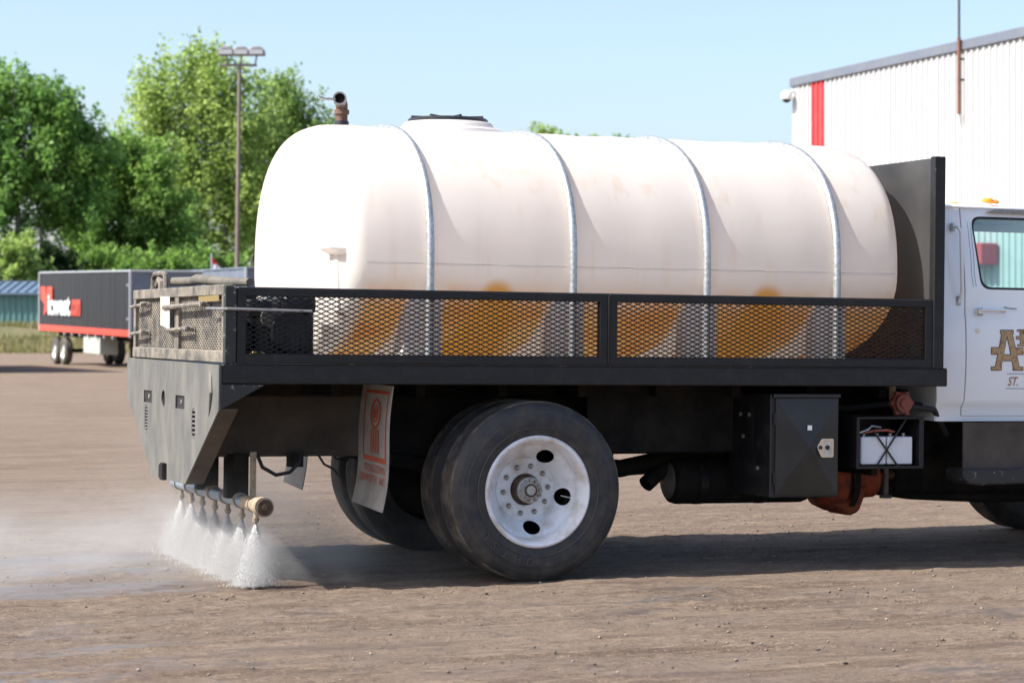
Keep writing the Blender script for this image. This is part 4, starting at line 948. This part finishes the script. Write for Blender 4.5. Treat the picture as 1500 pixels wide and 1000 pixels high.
def mist_material():
    m = bpy.data.materials.new('fine_spray_mist'); m.use_nodes = True; t = m.node_tree; N = t.nodes; L = t.links
    N.remove(N['Principled BSDF']); pv = N.new('ShaderNodeVolumePrincipled'); pv.inputs['Color'].default_value = (.96, .95, .94, 1); pv.inputs['Anisotropy'].default_value = .15
    tc = N.new('ShaderNodeTexCoord'); n = N.new('ShaderNodeTexNoise'); n.inputs['Scale'].default_value = 2.6; n.inputs['Detail'].default_value = 4
    mp = N.new('ShaderNodeMapping'); mp.inputs['Scale'].default_value = (.55, 1, 1.3); L.new(tc.outputs['Object'], mp.inputs[0]); L.new(mp.outputs[0], n.inputs['Vector'])
    def rng(v, a, b, c=0., d=1.):
        r = N.new('ShaderNodeMapRange'); r.interpolation_type = 'SMOOTHSTEP'
        for k, x in zip(('From Min', 'From Max', 'To Min', 'To Max'), (a, b, c, d)): r.inputs[k].default_value = x
        L.new(v, r.inputs['Value']); return r.outputs[0]
    def mul(a, b):
        x = N.new('ShaderNodeMath'); x.operation = 'MULTIPLY'; L.new(a, x.inputs[0])
        if isinstance(b, float): x.inputs[1].default_value = b
        else: L.new(b, x.inputs[1])
        return x.outputs[0]
    sp = N.new('ShaderNodeSeparateXYZ'); L.new(tc.outputs['Object'], sp.inputs[0])
    d = mul(rng(n.outputs['Fac'], .38, .72), rng(sp.outputs['Z'], .60, .0))
    d = mul(d, rng(sp.outputs['X'], -3.9, -.6, .25, 1.)); d = mul(d, rng(sp.outputs['X'], 1.5, .5)); d = mul(d, rng(sp.outputs['Y'], -.05, .5)); d = mul(d, rng(sp.outputs['Y'], 3.2, 2.2))
    # thin mist curling up under the tail of the bed
    a3 = N.new('ShaderNodeMath'); a3.operation = 'ABSOLUTE'; s3 = N.new('ShaderNodeMath'); s3.operation = 'SUBTRACT'; L.new(sp.outputs['X'], s3.inputs[0]); s3.inputs[1].default_value = .55; L.new(s3.outputs[0], a3.inputs[0])
    d3 = mul(mul(rng(a3.outputs[0], 1.0, .1), rng(sp.outputs['Z'], 1.05, .15)), mul(rng(n.outputs['Fac'], .36, .66), rng(sp.outputs['Y'], -.05, .35))); d3 = mul(d3, .30)
    # denser curtain of spray right under the bar, widening towards the ground
    ab = N.new('ShaderNodeMath'); ab.operation = 'ABSOLUTE'; sb_ = N.new('ShaderNodeMath'); sb_.operation = 'SUBTRACT'; L.new(sp.outputs['X'], sb_.inputs[0]); sb_.inputs[1].default_value = .17; L.new(sb_.outputs[0], ab.inputs[0])
    n2 = N.new('ShaderNodeTexNoise'); n2.inputs['Scale'].default_value = 7.; n2.inputs['Detail'].default_value = 3; m2 = N.new('ShaderNodeMapping'); m2.inputs['Scale'].default_value = (1, 1.4, .35); L.new(tc.outputs['Object'], m2.inputs[0]); L.new(m2.outputs[0], n2.inputs['Vector'])
    cu = mul(rng(ab.outputs[0], .16, .02), rng(sp.outputs['Z'], .34, .10)); cu = mul(cu, rng(sp.outputs['Z'], -.01, .09)); cu = mul(cu, rng(sp.outputs['Y'], .14, .26)); cu = mul(cu, rng(sp.outputs['Y'], 2.4, 2.1)); cu = mul(cu, rng(n2.outputs['Fac'], .40, .62)); cu = mul(cu, 15.0)
    d = mul(d, MIST); ad = N.new('ShaderNodeMath'); L.new(d, ad.inputs[0]); L.new(cu, ad.inputs[1]); a4 = N.new('ShaderNodeMath'); L.new(ad.outputs[0], a4.inputs[0]); L.new(d3, a4.inputs[1]); d = a4.outputs[0]
    L.new(d, pv.inputs['Density']); L.new(pv.outputs[0], N['Material Output'].inputs['Volume']); return m
MIST = 1.0
mo = MB().box(-4.0, 1.6, -.05, 3.2, .012, 1.06).build('spray_mist', mist_material(), smooth=False)
mo.location = (OX, OY, 0); mo.rotation_euler = (0, 0, TRUCK_YAW)
tag(mo, 'fine pale spray mist hanging over the ground behind the rear wheels', 'mist', kind='stuff')

# ================================================================== WAREHOUSE
M['wall_white'] = mat('white_metal_cladding', (0.49, 0.503, 0.515), 0.4, 0.0, col2=(0.455, 0.465, 0.47), vscale=1.2, mixlo=.45, mixhi=.75, stretch=(1, 1, .25))
M['wall_red'] = mat('red_metal_cladding', (0.60, 0.055, 0.06), 0.45, 0.0, col2=(0.54, 0.07, 0.07), vscale=2)
M['fascia'] = mat('slate_fascia', (0.14, 0.16, 0.20), 0.5, 0.1, col2=(0.17, 0.185, 0.22), vscale=2)
M['roof_grey'] = mat('grey_roof', (0.30, 0.31, 0.33), 0.6)
M['mast_brown'] = mat('brown_mast_pipe', (0.20, 0.085, 0.05), 0.6, col2=(0.13, 0.06, 0.05), vscale=4)
M['mast_dark'] = mat('dark_mast', (0.07, 0.05, 0.06), 0.6)
M['cam_white'] = mat('white_camera_shell', (0.70, 0.70, 0.68), 0.4)
WH = empty('warehouse', (8.62, 72, 0), (0, 0, math.atan2(-.943, .332)))
tag(WH, 'white ribbed metal warehouse with slate fascia and one red wall panel', 'building')
EAVE = 8.75
def rib_panel(w_, z0, z1, n=3):
    pts = [(0.002, .0)]
    p = w_ / n
    for k in range(n):
        c = (k + .5) * p; pts += [(c - .05, 0), (c - .035, -.05), (c + .035, -.05), (c + .05, 0)]
    pts += [(w_ - .002, .0), (w_ - .002, .012), (.002, .012)]
    mb = MB(); mb.prism(pts, 2, z0, z1); bmesh.ops.recalc_face_normals(mb.bm, faces=mb.bm.faces[:])
    me = bpy.data.meshes.new('wall_panel'); mb.bm.to_mesh(me); mb.bm.free(); return me
pm = rib_panel(.9, 0, EAVE); pm.materials.append(M['wall_white']); pr = pm.copy(); pr.materials.clear(); pr.materials.append(M['wall_red'])
for k in range(30): link('wall_panel', pr if k == 1 else pm, None, WH, smooth=False, loc=(.31 + .9 * k, 0, 0))
MB().box(-.01, .308, -.02, .03, 0, EAVE).build('corner_trim', M['wall_white'], WH)
MB().box(0, 27.3, .03, 22, 0, EAVE - .05).build('inner_wall', M['wall_white'], WH)
MB().box(-.06, 27.4, -.10, .05, EAVE - .03, EAVE + .235, .01).build('roof_fascia', M['fascia'], WH)
MB().prism([(.05, EAVE - .02), (22, EAVE - .02), (11, EAVE + .6), (.06, EAVE + .18)], 0, -.04, 27.3).build('roof', M['roof_grey'], WH)
MB().box(10.9, 12.0, -.55, -.04, 3.0, 3.55, .02).build('red_canopy', M['wall_red'], WH)
MB().prism([(10.22, 7.0), (10.26, 7.0), (10.28, 4.0), (10.20, 4.0)], 1, -.0375, -.0355).build('rust_streak', mat('rust_streak', (0.62, 0.52, 0.45), 0.6, col2=(0.75, .72, .70), vscale=6), WH, smooth=False)
def whp(s, off, z): return WH.matrix_basis @ Vector((s, off, z))
bpy.context.view_layer.update()
ms = empty('antenna_mast', WH.matrix_world @ Vector((10.23, -.17, 7.0)))
tag(ms, 'thin dark mast on a brown pipe clamped to the warehouse wall', 'mast')
MB().cyl((0, 0, .02), (0, 0, 2.05), .052, n=12).build('mast_pipe', M['mast_brown'], ms)
MB().cyl((0, 0, 2.0), (0, 0, 7.0), .034, n=10).build('mast_rod', M['mast_dark'], ms)
for z in (.9, 1.45): MB().box(-.02, .14, -.03, .03, z, z + .06).build('mast_clamp', M['mast_dark'], ms)
MB().tube([(0, 0, .05), (.03, 0, -.15), (.06, .04, -.26)], .02, 6).build('cable_tail', M['wall_white'], ms)
sc_ = empty('security_camera', (8.40, 71.8, 8.42)); tag(sc_, 'small white security camera on the warehouse corner', 'camera')
MB().lathe([(.0, .17), (.10, .16), (.17, .08), (.18, 0), (.175, -.08), (.14, -.11)], 2, 20).build('camera_dome', M['cam_white'], sc_)
MB().sphere((0, 0, -.10), .135, (1, 1, .8)).build('lens', M['glass_dark'], sc_)
MB().tube([(.05, 0, .10), (.16, .0, .15), (.42, .05, .15)], .045, 8).build('camera_arm', M['cam_white'], sc_)

# ================================================================== TRAILERS
M['curtain'] = mat('charcoal_curtain', (0.026, 0.028, 0.032), 0.6, 0, col2=(0.038, 0.040, 0.045), vscale=3, mixlo=.4, mixhi=.7, stretch=(3, 1, .15), rvar=.1, spec=.2)
M['curtain_red'] = mat('red_trailer_stripe', (0.62, 0.075, 0.05), 0.5)
M['curtain_white'] = mat('white_trailer_print', (0.72, 0.74, 0.74), 0.5)
M['trailer_grey'] = mat('blue_grey_trailer_front', (0.13, 0.155, 0.20), 0.5, col2=(0.16, .185, .23), vscale=2)
M['trailer_trim'] = mat('pale_trailer_trim', (0.42, 0.44, 0.47), 0.45, 0.3)
M['trailer_box'] = mat('pale_green_grey_box', (0.42, 0.46, 0.43), 0.6)
M['far_tyre'] = mat('dusty_far_tyre', (0.065, 0.06, 0.055), 0.85, col2=(.12, .105, .09), vscale=4)
M['far_rim'] = mat('pale_wheel_disc', (0.55, 0.55, 0.54), 0.4, 0.3)
TA = math.atan2(.909, -.416)
def trailer(label, loc, side, front, logo, tilt=.0155, L_=12.65, top=3.19, bot=1.13):
    T = empty('box_trailer', loc, (0, -math.atan(tilt), TA)); tag(T, label, 'trailer')
    n = 21
    MB().box(.06, L_ - .03, -2.44, -.05, bot, top - .04, .01).build('trailer_body', M[front], T)
    for k in range(n):                                                    # curtain pleats, each its own panel
        x0, x1 = .10 + (L_ - .2) * k / n, .10 + (L_ - .2) * (k + 1) / n; xm = (x0 + x1) / 2
        MB().prism([(x0, -.049), (xm, -.012 - .012 * (k % 3)), (x1, -.049)], 2, bot + .13, top - .06).build('curtain_panel', M[side], T, ang=80)
    MB().box(0, L_, -2.5, .0, top - .05, top + .02, .02).build('top_rail', M['trailer_trim'] if logo else M[front], T)
    MB().box(.02, L_ - .02, -.045, .012, bot - .09, bot + .125, .005).build('side_stripe', M['curtain_red'] if logo else M['trailer_trim'], T)
    for x in (0.0, L_ - .09): MB().box(x, x + .09, -.06, .02, bot - .12, top, .01).build('corner_post', M['trailer_trim'], T)
    for z in (bot + .45, bot + 1.55): MB().box(.1, .18, .0, .07, z, z + .08).build('post_hinge', M['trailer_trim'], T)
    MB().box(.2, L_ - .2, -1.8, -.7, bot - .30, bot - .12, .01).build('chassis', M['under'], T)
    wz = .50
    for xw in (L_ - 1.75, L_ - 3.05):
        g = tilt * xw
        for yy in (-.28, -2.22):
            wl = MB().lathe([(.30, -.13), (.44, -.14), (.50, -.08), (.50, .08), (.44, .14), (.30, .13)], 1, 28, (xw, yy, wz - g)).build('wheel', M['far_tyre'], T)
            MB().lathe([(.30, .12), (.26, .06), (.12, .10), (.001, .13)], 1, 24, (xw, yy, wz - g)).build('wheel_disc', M['far_rim'], wl)
        MB().box(xw - .06, xw + .06, -2.2, -.3, wz - .06 - g, wz + .06 - g).build('axle', M['under'], T)
    for yy in (-.45, -2.05):
        lg = MB().box(1.35, 1.50, yy - .07, yy + .07, .05 - .02, bot - .12, .01).build('landing_leg', M['under_brown'], T)
        MB().box(1.28, 1.57, yy - .14, yy + .14, -.02, .05).build('leg_foot', M['under_brown'], lg)
    MB().box(4.2, 6.4, -.75, -.10, .35, bot - .14, .02).build('side_box', M['trailer_box'], T)
    for k in range(7): MB().box(2.2 + k * 1.1, 2.34 + k * 1.1, -.10, -.02, bot - .20, bot - .095).build('side_bracket', M['trailer_trim'], T)
    if logo:
        def poly(pts, m, nme):
            MB().prism(pts, 1, .016, .022).build(nme, M[m], T, smooth=False)
        poly([(12.30, 2.66), (11.55, 2.66), (11.42, 2.30), (11.28, 2.66), (10.50, 2.66), (10.52, 2.18), (10.85, 1.98), (11.28, 1.78), (11.80, 1.60), (11.66, 2.0), (12.22, 2.20)], 'curtain_red', 'red_v_emblem')
        for body, x0, x1, h, m in (('icwest', 11.15, 7.85, .74, 'curtain_white'), ('.com', 7.78, 6.40, .60, 'curtain_red')):
            me = text_mesh(body, 1.0, 0.003, 1.0, .95, off=.03)
            xs = [v.co.x for v in me.vertices]; ys = [v.co.y for v in me.vertices]; w_ = max(xs) - min(xs); hh = max(ys) - min(ys)
            for v in me.vertices: v.co = (x0 - (v.co.x - min(xs)) / w_ * (x0 - x1), .02 + v.co.z, 1.62 + (v.co.y - min(ys)) / hh * h)
            link('printed_lettering', me, M[m], T, smooth=False)
    return T
trailer('black curtain-sided trailer with red and white lettering and a red lower stripe', (-12.37, 76, 0), 'curtain', 'trailer_grey', True)
trailer('plain blue-grey trailer without lettering parked right beside the lettered black trailer', (-8.95, 79.0, 0), 'trailer_grey', 'trailer_grey', False, .004, 12.6, 3.36)
trailer('plain charcoal trailer beyond the wheels of the lettered trailer casting shade on the dirt', (-17.6, 69.5, 0), 'curtain', 'trailer_grey', False, .004, 12.6, 4.0)

# ================================================================== FLOODLIGHT POLE, FLAG
M['pole'] = mat('brown_grey_pole', (0.17, 0.13, 0.115), 0.6, 0.1, col2=(.22, .18, .16), vscale=2)
M['flood'] = mat('floodlight_housing', (0.24, 0.235, 0.24), 0.5, 0.2)
M['flood_glass'] = mat('floodlight_glass', (0.42, 0.43, 0.45), 0.2)
LP = empty('light_pole', (-11.66, 100, 0)); tag(LP, 'tall slim pole carrying three floodlights in front of the trees', 'light pole')
MB().cyl((-.09, 0, 0), (.06, 0, 12.55), .11, .075, n=14).build('pole', M['pole'], LP)
MB().box(-.72, .80, -.05, .05, 12.42, 12.52, .01).build('crossbar', M['pole'], LP)
for x in (-.50, .14, .80):
    fo = MB().prism([(x - .36, 12.88), (x + .36, 12.88), (x + .32, 13.12), (x + .18, 13.25), (x - .18, 13.25), (x - .32, 13.12)], 1, -.25, .25, .03).build('floodlight', M['flood'], LP)
    MB().box(x - .27, x + .27, -.268, -.252, 12.92, 13.10).build('lamp_glass', M['flood_glass'], fo)
    MB().tube([(x * .9, 0, 12.5), (x, 0, 12.9)], .035, 6).build('lamp_stem', M['pole'], fo)
FL = empty('flag_pole', (-13.95, 109, 0)); tag(FL, 'short pole with a limp red and white flag behind the trailers', 'flag')
MB().cyl((0, 0, 0), (0, 0, 4.75), .035, n=8).build('pole', M['trailer_trim'], FL)
def cloth(z0, z1, w0, w1, m, nme):
    Vs, Fs = [], []; n = 8
    for j in range(n + 1):
        t = j / n
        for i in range(7): s = i / 6; Vs.append((s * (w0 + (w1 - w0) * t), .05 * math.sin(s * 9 + t * 3), z0 + (z1 - z0) * t - .12 * s))
    for j in range(n):
        for i in range(6): a = j * 7 + i; Fs.append((a, a + 1, a + 8, a + 7))
    link(nme, npmesh(nme, Vs, Fs, True), mat(nme, m, .8, transl=.3), FL, smooth=False)
cloth(4.62, 4.30, .12, .34, (.55, .03, .06), 'red_flag_field'); cloth(4.30, 3.85, .34, .62, (.70, .70, .78), 'white_flag_field')

# ================================================================== GRASS BANK, SHEDS
bx, by = np.linspace(-75, 60, 110), np.linspace(113, 230, 60)
BX, BY = np.meshgrid(bx, by, indexing='ij')
def bank_h(x, y):
    t = np.clip((y - 119 - 1.5 * np.sin(x * .21)) / 11.0, 0, 1); return (t * t * (3 - 2 * t)) * 1.45 + (vnoise(x * .5, y * .5, 31) - .5) * .22 * t - .06
BZ = bank_h(BX, BY); nb = len(by)
ii, jj = np.meshgrid(np.arange(len(bx) - 1), np.arange(nb - 1), indexing='ij'); a = (ii * nb + jj).ravel()
M['bank'] = mat('grassy_soil', (0.085, 0.095, 0.035), 0.9, col2=(.16, .13, .07), vscale=.7, mixlo=.4, mixhi=.65)
tag(link('grass_bank', npmesh('grass_bank', np.stack([BX, BY, BZ], -1).reshape(-1, 3), np.stack([a, a + nb, a + nb + 1, a + 1], -1), True), M['bank'], smooth=False), kind='structure')
n = 30000; gx_ = RNG.uniform(-34, -8, n); gy_ = RNG.uniform(117.5, 131, n); kp = vnoise(gx_ * .8, gy_ * .6, 77) > .3; gx_, gy_ = gx_[kp], gy_[kp]; n = len(gx_)
gz_ = bank_h(gx_, gy_); hgt = RNG.uniform(.15, .55, n) * (.5 + vnoise(gx_ * .4, gy_ * .4, 5)); an = RNG.uniform(0, 6.28, n); wd = RNG.uniform(.02, .05, n)
b0 = np.stack([gx_ - np.cos(an) * wd, gy_ - np.sin(an) * wd, gz_ - .03], -1); b1 = np.stack([gx_ + np.cos(an) * wd, gy_ + np.sin(an) * wd, gz_ - .03], -1)
b2 = np.stack([gx_ + RNG.normal(0, .12, n), gy_ + RNG.normal(0, .12, n), gz_ + hgt], -1)
M['grass'] = mat('dry_green_grass', (0.20, 0.21, 0.075), 0.85, col2=(.33, .27, .14), vscale=.5, mixlo=.42, mixhi=.6, island=.4, transl=.3)
tag(link('grass', npmesh('grass', np.stack([b0, b1, b2], 1).reshape(-1, 3), np.arange(3 * n).reshape(-1, 3)), M['grass'], smooth=False), 'rough dry and green grass growing on the bank before the teal shed', 'grass', kind='stuff')

M['teal'] = mat('teal_metal_cladding', (0.105, 0.22, 0.22), 0.5, 0, col2=(.13, .25, .245), vscale=1.5, stretch=(1, 1, .3))
M['blue_roof'] = mat('slate_blue_roof', (0.13, 0.19, 0.28), 0.45, 0.1)
SH = empty('teal_shed', (-40, 133, 1.2)); tag(SH, 'low teal ribbed metal shed with slate blue roof behind the grass bank', 'shed')
tp = rib_panel(1.0, 0, 1.95); tp.materials.append(M['teal'])
for k in range(30): link('wall_panel', tp, None, SH, smooth=False, loc=(k * 1.0, 0, 0))
MB().box(0, 30, .02, 7, 0, 1.93).build('inner_wall', M['teal'], SH)
rp_ = MB().prism([(-.35, 1.93), (7.3, 1.93), (3.5, 2.75), (-.35, 2.06)], 0, -.3, 30.3).build('roof', M['blue_roof'], SH)
for k in range(61): MB().tube([(k * .5, -.36, 2.09), (k * .5, 3.4, 2.78)], .05, 5).build('roof_rib', M['blue_roof'], rp_)
WS = empty('white_shed', (-62, 205, 1.2)); tag(WS, 'long pale building with grey roof half hidden behind the trees', 'building')
MB().box(0, 58, 0, 12, 0, 4.6).build('wall', M['wall_white'], WS)
MB().prism([(-.5, 4.6), (12.5, 4.6), (6, 7.4)], 0, -.4, 58.4).build('roof', M['roof_grey'], WS)
for k in range(9): MB().box(4 + k * 6, 5.6 + k * 6, -.03, .02, 1.6, 3.0).build('window', M['glass_dark'], WS)

# ================================================================== TREES
def leafmat(nme, c, c2): return mat(nme, c, 0.5, 0, col2=c2, vscale=.22, mixlo=.38, mixhi=.62, island=.42, transl=.55, spec=.3)
M['leaf_dark'] = leafmat('dark_green_leaves', (0.134, 0.276, 0.071), (0.223, 0.383, 0.089))
M['leaf_mid'] = leafmat('mid_green_leaves', (0.17, 0.314, 0.081), (0.284, 0.445, 0.099))
M['leaf_light'] = leafmat('yellow_green_leaves', (0.32, 0.45, 0.12), (0.40, 0.52, 0.155))
M['leaf_poplar'] = leafmat('green_poplar_leaves', (0.225, 0.35, 0.095), (0.28, 0.41, 0.115))
M['leaf_bush'] = leafmat('deep_green_leaves', (0.035, 0.068, 0.024), (0.055, 0.10, 0.03))
M['bark'] = mat('grey_brown_bark', (0.11, 0.09, 0.075), 0.9, col2=(.16, .14, .12), vscale=3, bump=.3, bscale=8)
M['bark_pale'] = mat('pale_bark', (0.24, 0.22, 0.20), 0.9, col2=(.13, .115, .10), vscale=2.5, bump=.3, bscale=8)
def px(x, y, D): return Vector(((x - 750) / FPX * D, D, CAM_H + (HORIZON - y) / FPX * D))
def tree(name, label, D, blobs, lm, seed, nclump, leaves, size, stems, bark='bark', group='trees behind the yard', cat='tree', base=1.3, upright=.0, spread=.75):
    """blobs: crown lobes in pixels (x, y, rx, ry) at distance D; leaves gather in clumps on shoots through the lobes"""
    rg = np.random.default_rng(seed); k = D / FPX
    C3 = [px(b[0], b[1], D) for b in blobs]; R3 = [(b[2] * k, min(b[2], b[3]) * k * .9, b[3] * k) for b in blobs]
    root_x = float(np.mean([s[0] for s in stems])); T = empty(name, ((root_x - 750) * k, D, base)); tag(T, label, cat, group)
    O = np.array(T.location)
    wts = np.array([r[0] * r[1] * r[2] for r in R3]) ** .75; wts /= wts.sum()
    cl, ax_ = [], []
    pick = rg.choice(len(blobs), nclump, p=wts)
    for b in pick:
        d = rg.normal(0, 1, 3); d /= np.linalg.norm(d); rad = rg.random() ** .45 * (1.0 + .20 * rg.normal())
        p = np.array(C3[b]) + d * np.array(R3[b]) * rad; s = d * .55 + np.array([0, 0, .55 + upright]) + rg.normal(0, .35, 3); cl.append(p); ax_.append(s / np.linalg.norm(s))
    cl, ax_ = np.array(cl), np.array(ax_)
    cen = np.repeat(cl, leaves, 0); axs = np.repeat(ax_, leaves, 0); n = len(cen)
    t = rg.uniform(-1, 1, n)[:, None]
    P = cen + axs * t * spread * (1.15 + .6 * upright) + rg.normal(0, 1, (n, 3)) * spread * .36 * (1.15 - .5 * t)
    nr = rg.normal(0, 1, (n, 3)) + np.array([0, -.2, .9]); nr /= np.linalg.norm(nr, axis=1, keepdims=True)
    a = np.cross(nr, rg.normal(0, 1, (n, 3))); a /= np.linalg.norm(a, axis=1, keepdims=True); b = np.cross(nr, a)
    sz = (size * rg.uniform(.55, 1.25, n))[:, None]; bend = nr * sz * .18
    V_ = np.stack([P - a * sz * .62, P - b * sz * .36 + bend, P + a * sz * .62, P + b * sz * .36 + bend], 1).reshape(-1, 3) - O
    link('crown', npmesh('crown', V_, np.arange(4 * n).reshape(-1, 4)), M[lm], T, smooth=False)
    for (sx0, sx1, ty, r0) in stems:
        A, B = np.array(px(sx0, HORIZON, D)), np.array(px(sx1, ty, D)); A[2] = base - .25
        q = []
        for j in range(9):
            f = j / 8; p = A + (B - A) * f + np.array([rg.normal(0, .12), rg.normal(0, .12), 0]) * f * (1 - f) * 4; q.append(Vector(p - O))
        tk = MB().tube(q, [r0 * (1 - .88 * j / 8) for j in range(9)], 8).build('trunk', M[bark], T)
        lm_ = MB(); cnt = 0
        for c_i in rg.permutation(len(cl))[:34]:
            f = rg.uniform(.22, .88); s0 = Vector(A + (B - A) * f - O); e0 = Vector(cl[c_i] - O)
            if (e0 - s0).length > 5.2 or e0.z < s0.z - .5: continue
            mid = (s0 + e0) / 2 + Vector((rg.normal(0, .25), rg.normal(0, .25), -.25)); rr = r0 * .36 * (1 - .6 * f)
            lm_.tube([s0, mid, e0], [rr, rr * .6, .02], 5); cnt += 1
        if cnt: lm_.build('limbs', M[bark], tk)
        else: lm_.bm.free()
    return T
tree('broadleaf_tree', 'full dark green broadleaf tree behind the teal shed roof', 150, [(30, 150, 62, 58), (-45, 190, 70, 85), (85, 190, 52, 60), (118, 230, 44, 50), (45, 250, 88, 70), (-20, 310, 80, 70), (95, 300, 70, 60), (140, 215, 26, 28), (15, 118, 30, 26)], 'leaf_dark', 1, 520, 80, 0.29, [(28, 20, 130, .30), (45, 80, 190, .20), (10, -20, 170, .22)], 'bark_pale')
tree('broadleaf_tree', 'shorter bushy mid green tree between the dark tree and the tall one', 157, [(170, 225, 36, 36), (215, 245, 42, 45), (160, 290, 50, 60), (225, 310, 58, 62), (140, 350, 45, 45), (190, 365, 62, 35), (250, 360, 45, 40)], 'leaf_mid', 2, 400, 76, 0.29, [(205, 195, 220, .22), (175, 165, 240, .18)])
tree('poplar_tree', 'tall yellow-green poplar with several trunks behind the floodlight pole', 170, [(228, 142, 40, 46), (285, 118, 46, 44), (335, 122, 42, 42), (218, 190, 36, 36), (270, 185, 66, 56), (345, 190, 64, 60), (300, 255, 78, 58), (355, 285, 56, 62), (258, 315, 52, 50), (325, 350, 56, 40), (290, 92, 22, 20), (240, 112, 24, 24), (330, 100, 24, 22)], 'leaf_light', 3, 520, 52, 0.31, [(290, 275, 85, .24), (318, 345, 100, .22), (268, 235, 120, .20), (335, 330, 150, .18), (300, 300, 80, .16)], 'bark_pale', upright=.5, spread=.95)
tree('poplar_tree', 'green poplar with a ragged side branch beside the tall yellow-green one', 176, [(395, 135, 34, 36), (425, 165, 44, 40), (390, 205, 54, 58), (450, 195, 40, 36), (478, 165, 12, 26), (395, 290, 58, 76), (380, 355, 40, 46), (465, 240, 46, 54)], 'leaf_poplar', 4, 420, 50, 0.30, [(385, 405, 130, .22), (372, 380, 150, .16), (400, 450, 175, .16)], upright=.35, spread=.9)
tree('distant_tree', 'distant tree showing only its top above the white tank', 230, [(800, 205, 34, 11), (770, 215, 40, 16), (830, 222, 40, 18), (800, 260, 80, 50)], 'leaf_light', 5, 170, 68, 0.35, [(800, 800, 205, .25)], upright=.4)
tree('distant_tree', 'distant tree whose tip barely shows over the middle hoop of the tank', 235, [(905, 212, 14, 7), (880, 235, 50, 22), (890, 280, 70, 50)], 'leaf_mid', 6, 110, 68, 0.35, [(890, 900, 205, .22)], upright=.4)
tree('shrub', 'light green leafy shrub rising over the teal shed roof', 142, [(20, 372, 40, 34), (-25, 380, 40, 34), (45, 395, 26, 22)], 'leaf_light', 7, 120, 76, 0.24, [(20, 20, 360, .08)], group='shrubs behind the shed', cat='shrub', spread=.5)
tree('shrub', 'dense deep green rounded bush beside the light green shrub', 144, [(78, 380, 32, 26), (62, 388, 26, 22), (98, 392, 26, 24)], 'leaf_bush', 8, 130, 87, 0.21, [(78, 78, 370, .08)], group='shrubs behind the shed', cat='shrub', spread=.4)
tree('shrub', 'mid green undergrowth bush behind the lettered trailer', 146, [(150, 392, 40, 24), (200, 395, 40, 24), (245, 395, 36, 22)], 'leaf_mid', 9, 140, 80, 0.22, [(190, 190, 380, .08)], group='shrubs behind the shed', cat='shrub', spread=.5)
tree('shrub', 'yellow-green undergrowth bush by the foot of the floodlight pole', 150, [(290, 390, 36, 26), (330, 396, 34, 22), (262, 398, 30, 20)], 'leaf_mid', 10, 120, 76, 0.22, [(300, 300, 380, .08)], group='shrubs behind the shed', cat='shrub', spread=.5)

# far woods closing the horizon (reads as one mass)
n = 16000; fx = RNG.uniform(-170, 190, n); hh_ = 5.0 + 5.5 * vnoise(fx * .09, fx * 0, 88) + 2.2 * vnoise(fx * .4, fx * 0, 89)
fz = RNG.random(n) ** .8 * hh_ + .4; fy = 262 + RNG.normal(0, 4, n) * (1.1 - fz / 16)
nr = RNG.normal(0, 1, (n, 3)) + np.array([0, -.5, .8]); nr /= np.linalg.norm(nr, axis=1, keepdims=True)
a = np.cross(nr, RNG.normal(0, 1, (n, 3))); a /= np.linalg.norm(a, axis=1, keepdims=True); b = np.cross(nr, a); sz = RNG.uniform(.5, 1.1, n)[:, None]
P = np.stack([fx, fy, fz], -1)
tag(link('far_woods', npmesh('far_woods', np.stack([P - a * sz, P - b * sz * .6, P + a * sz, P + b * sz * .6], 1).reshape(-1, 3), np.arange(4 * n).reshape(-1, 4)), M['leaf_dark'], smooth=False), 'distant green woods closing the horizon beyond the yard', 'woods', kind='stuff')
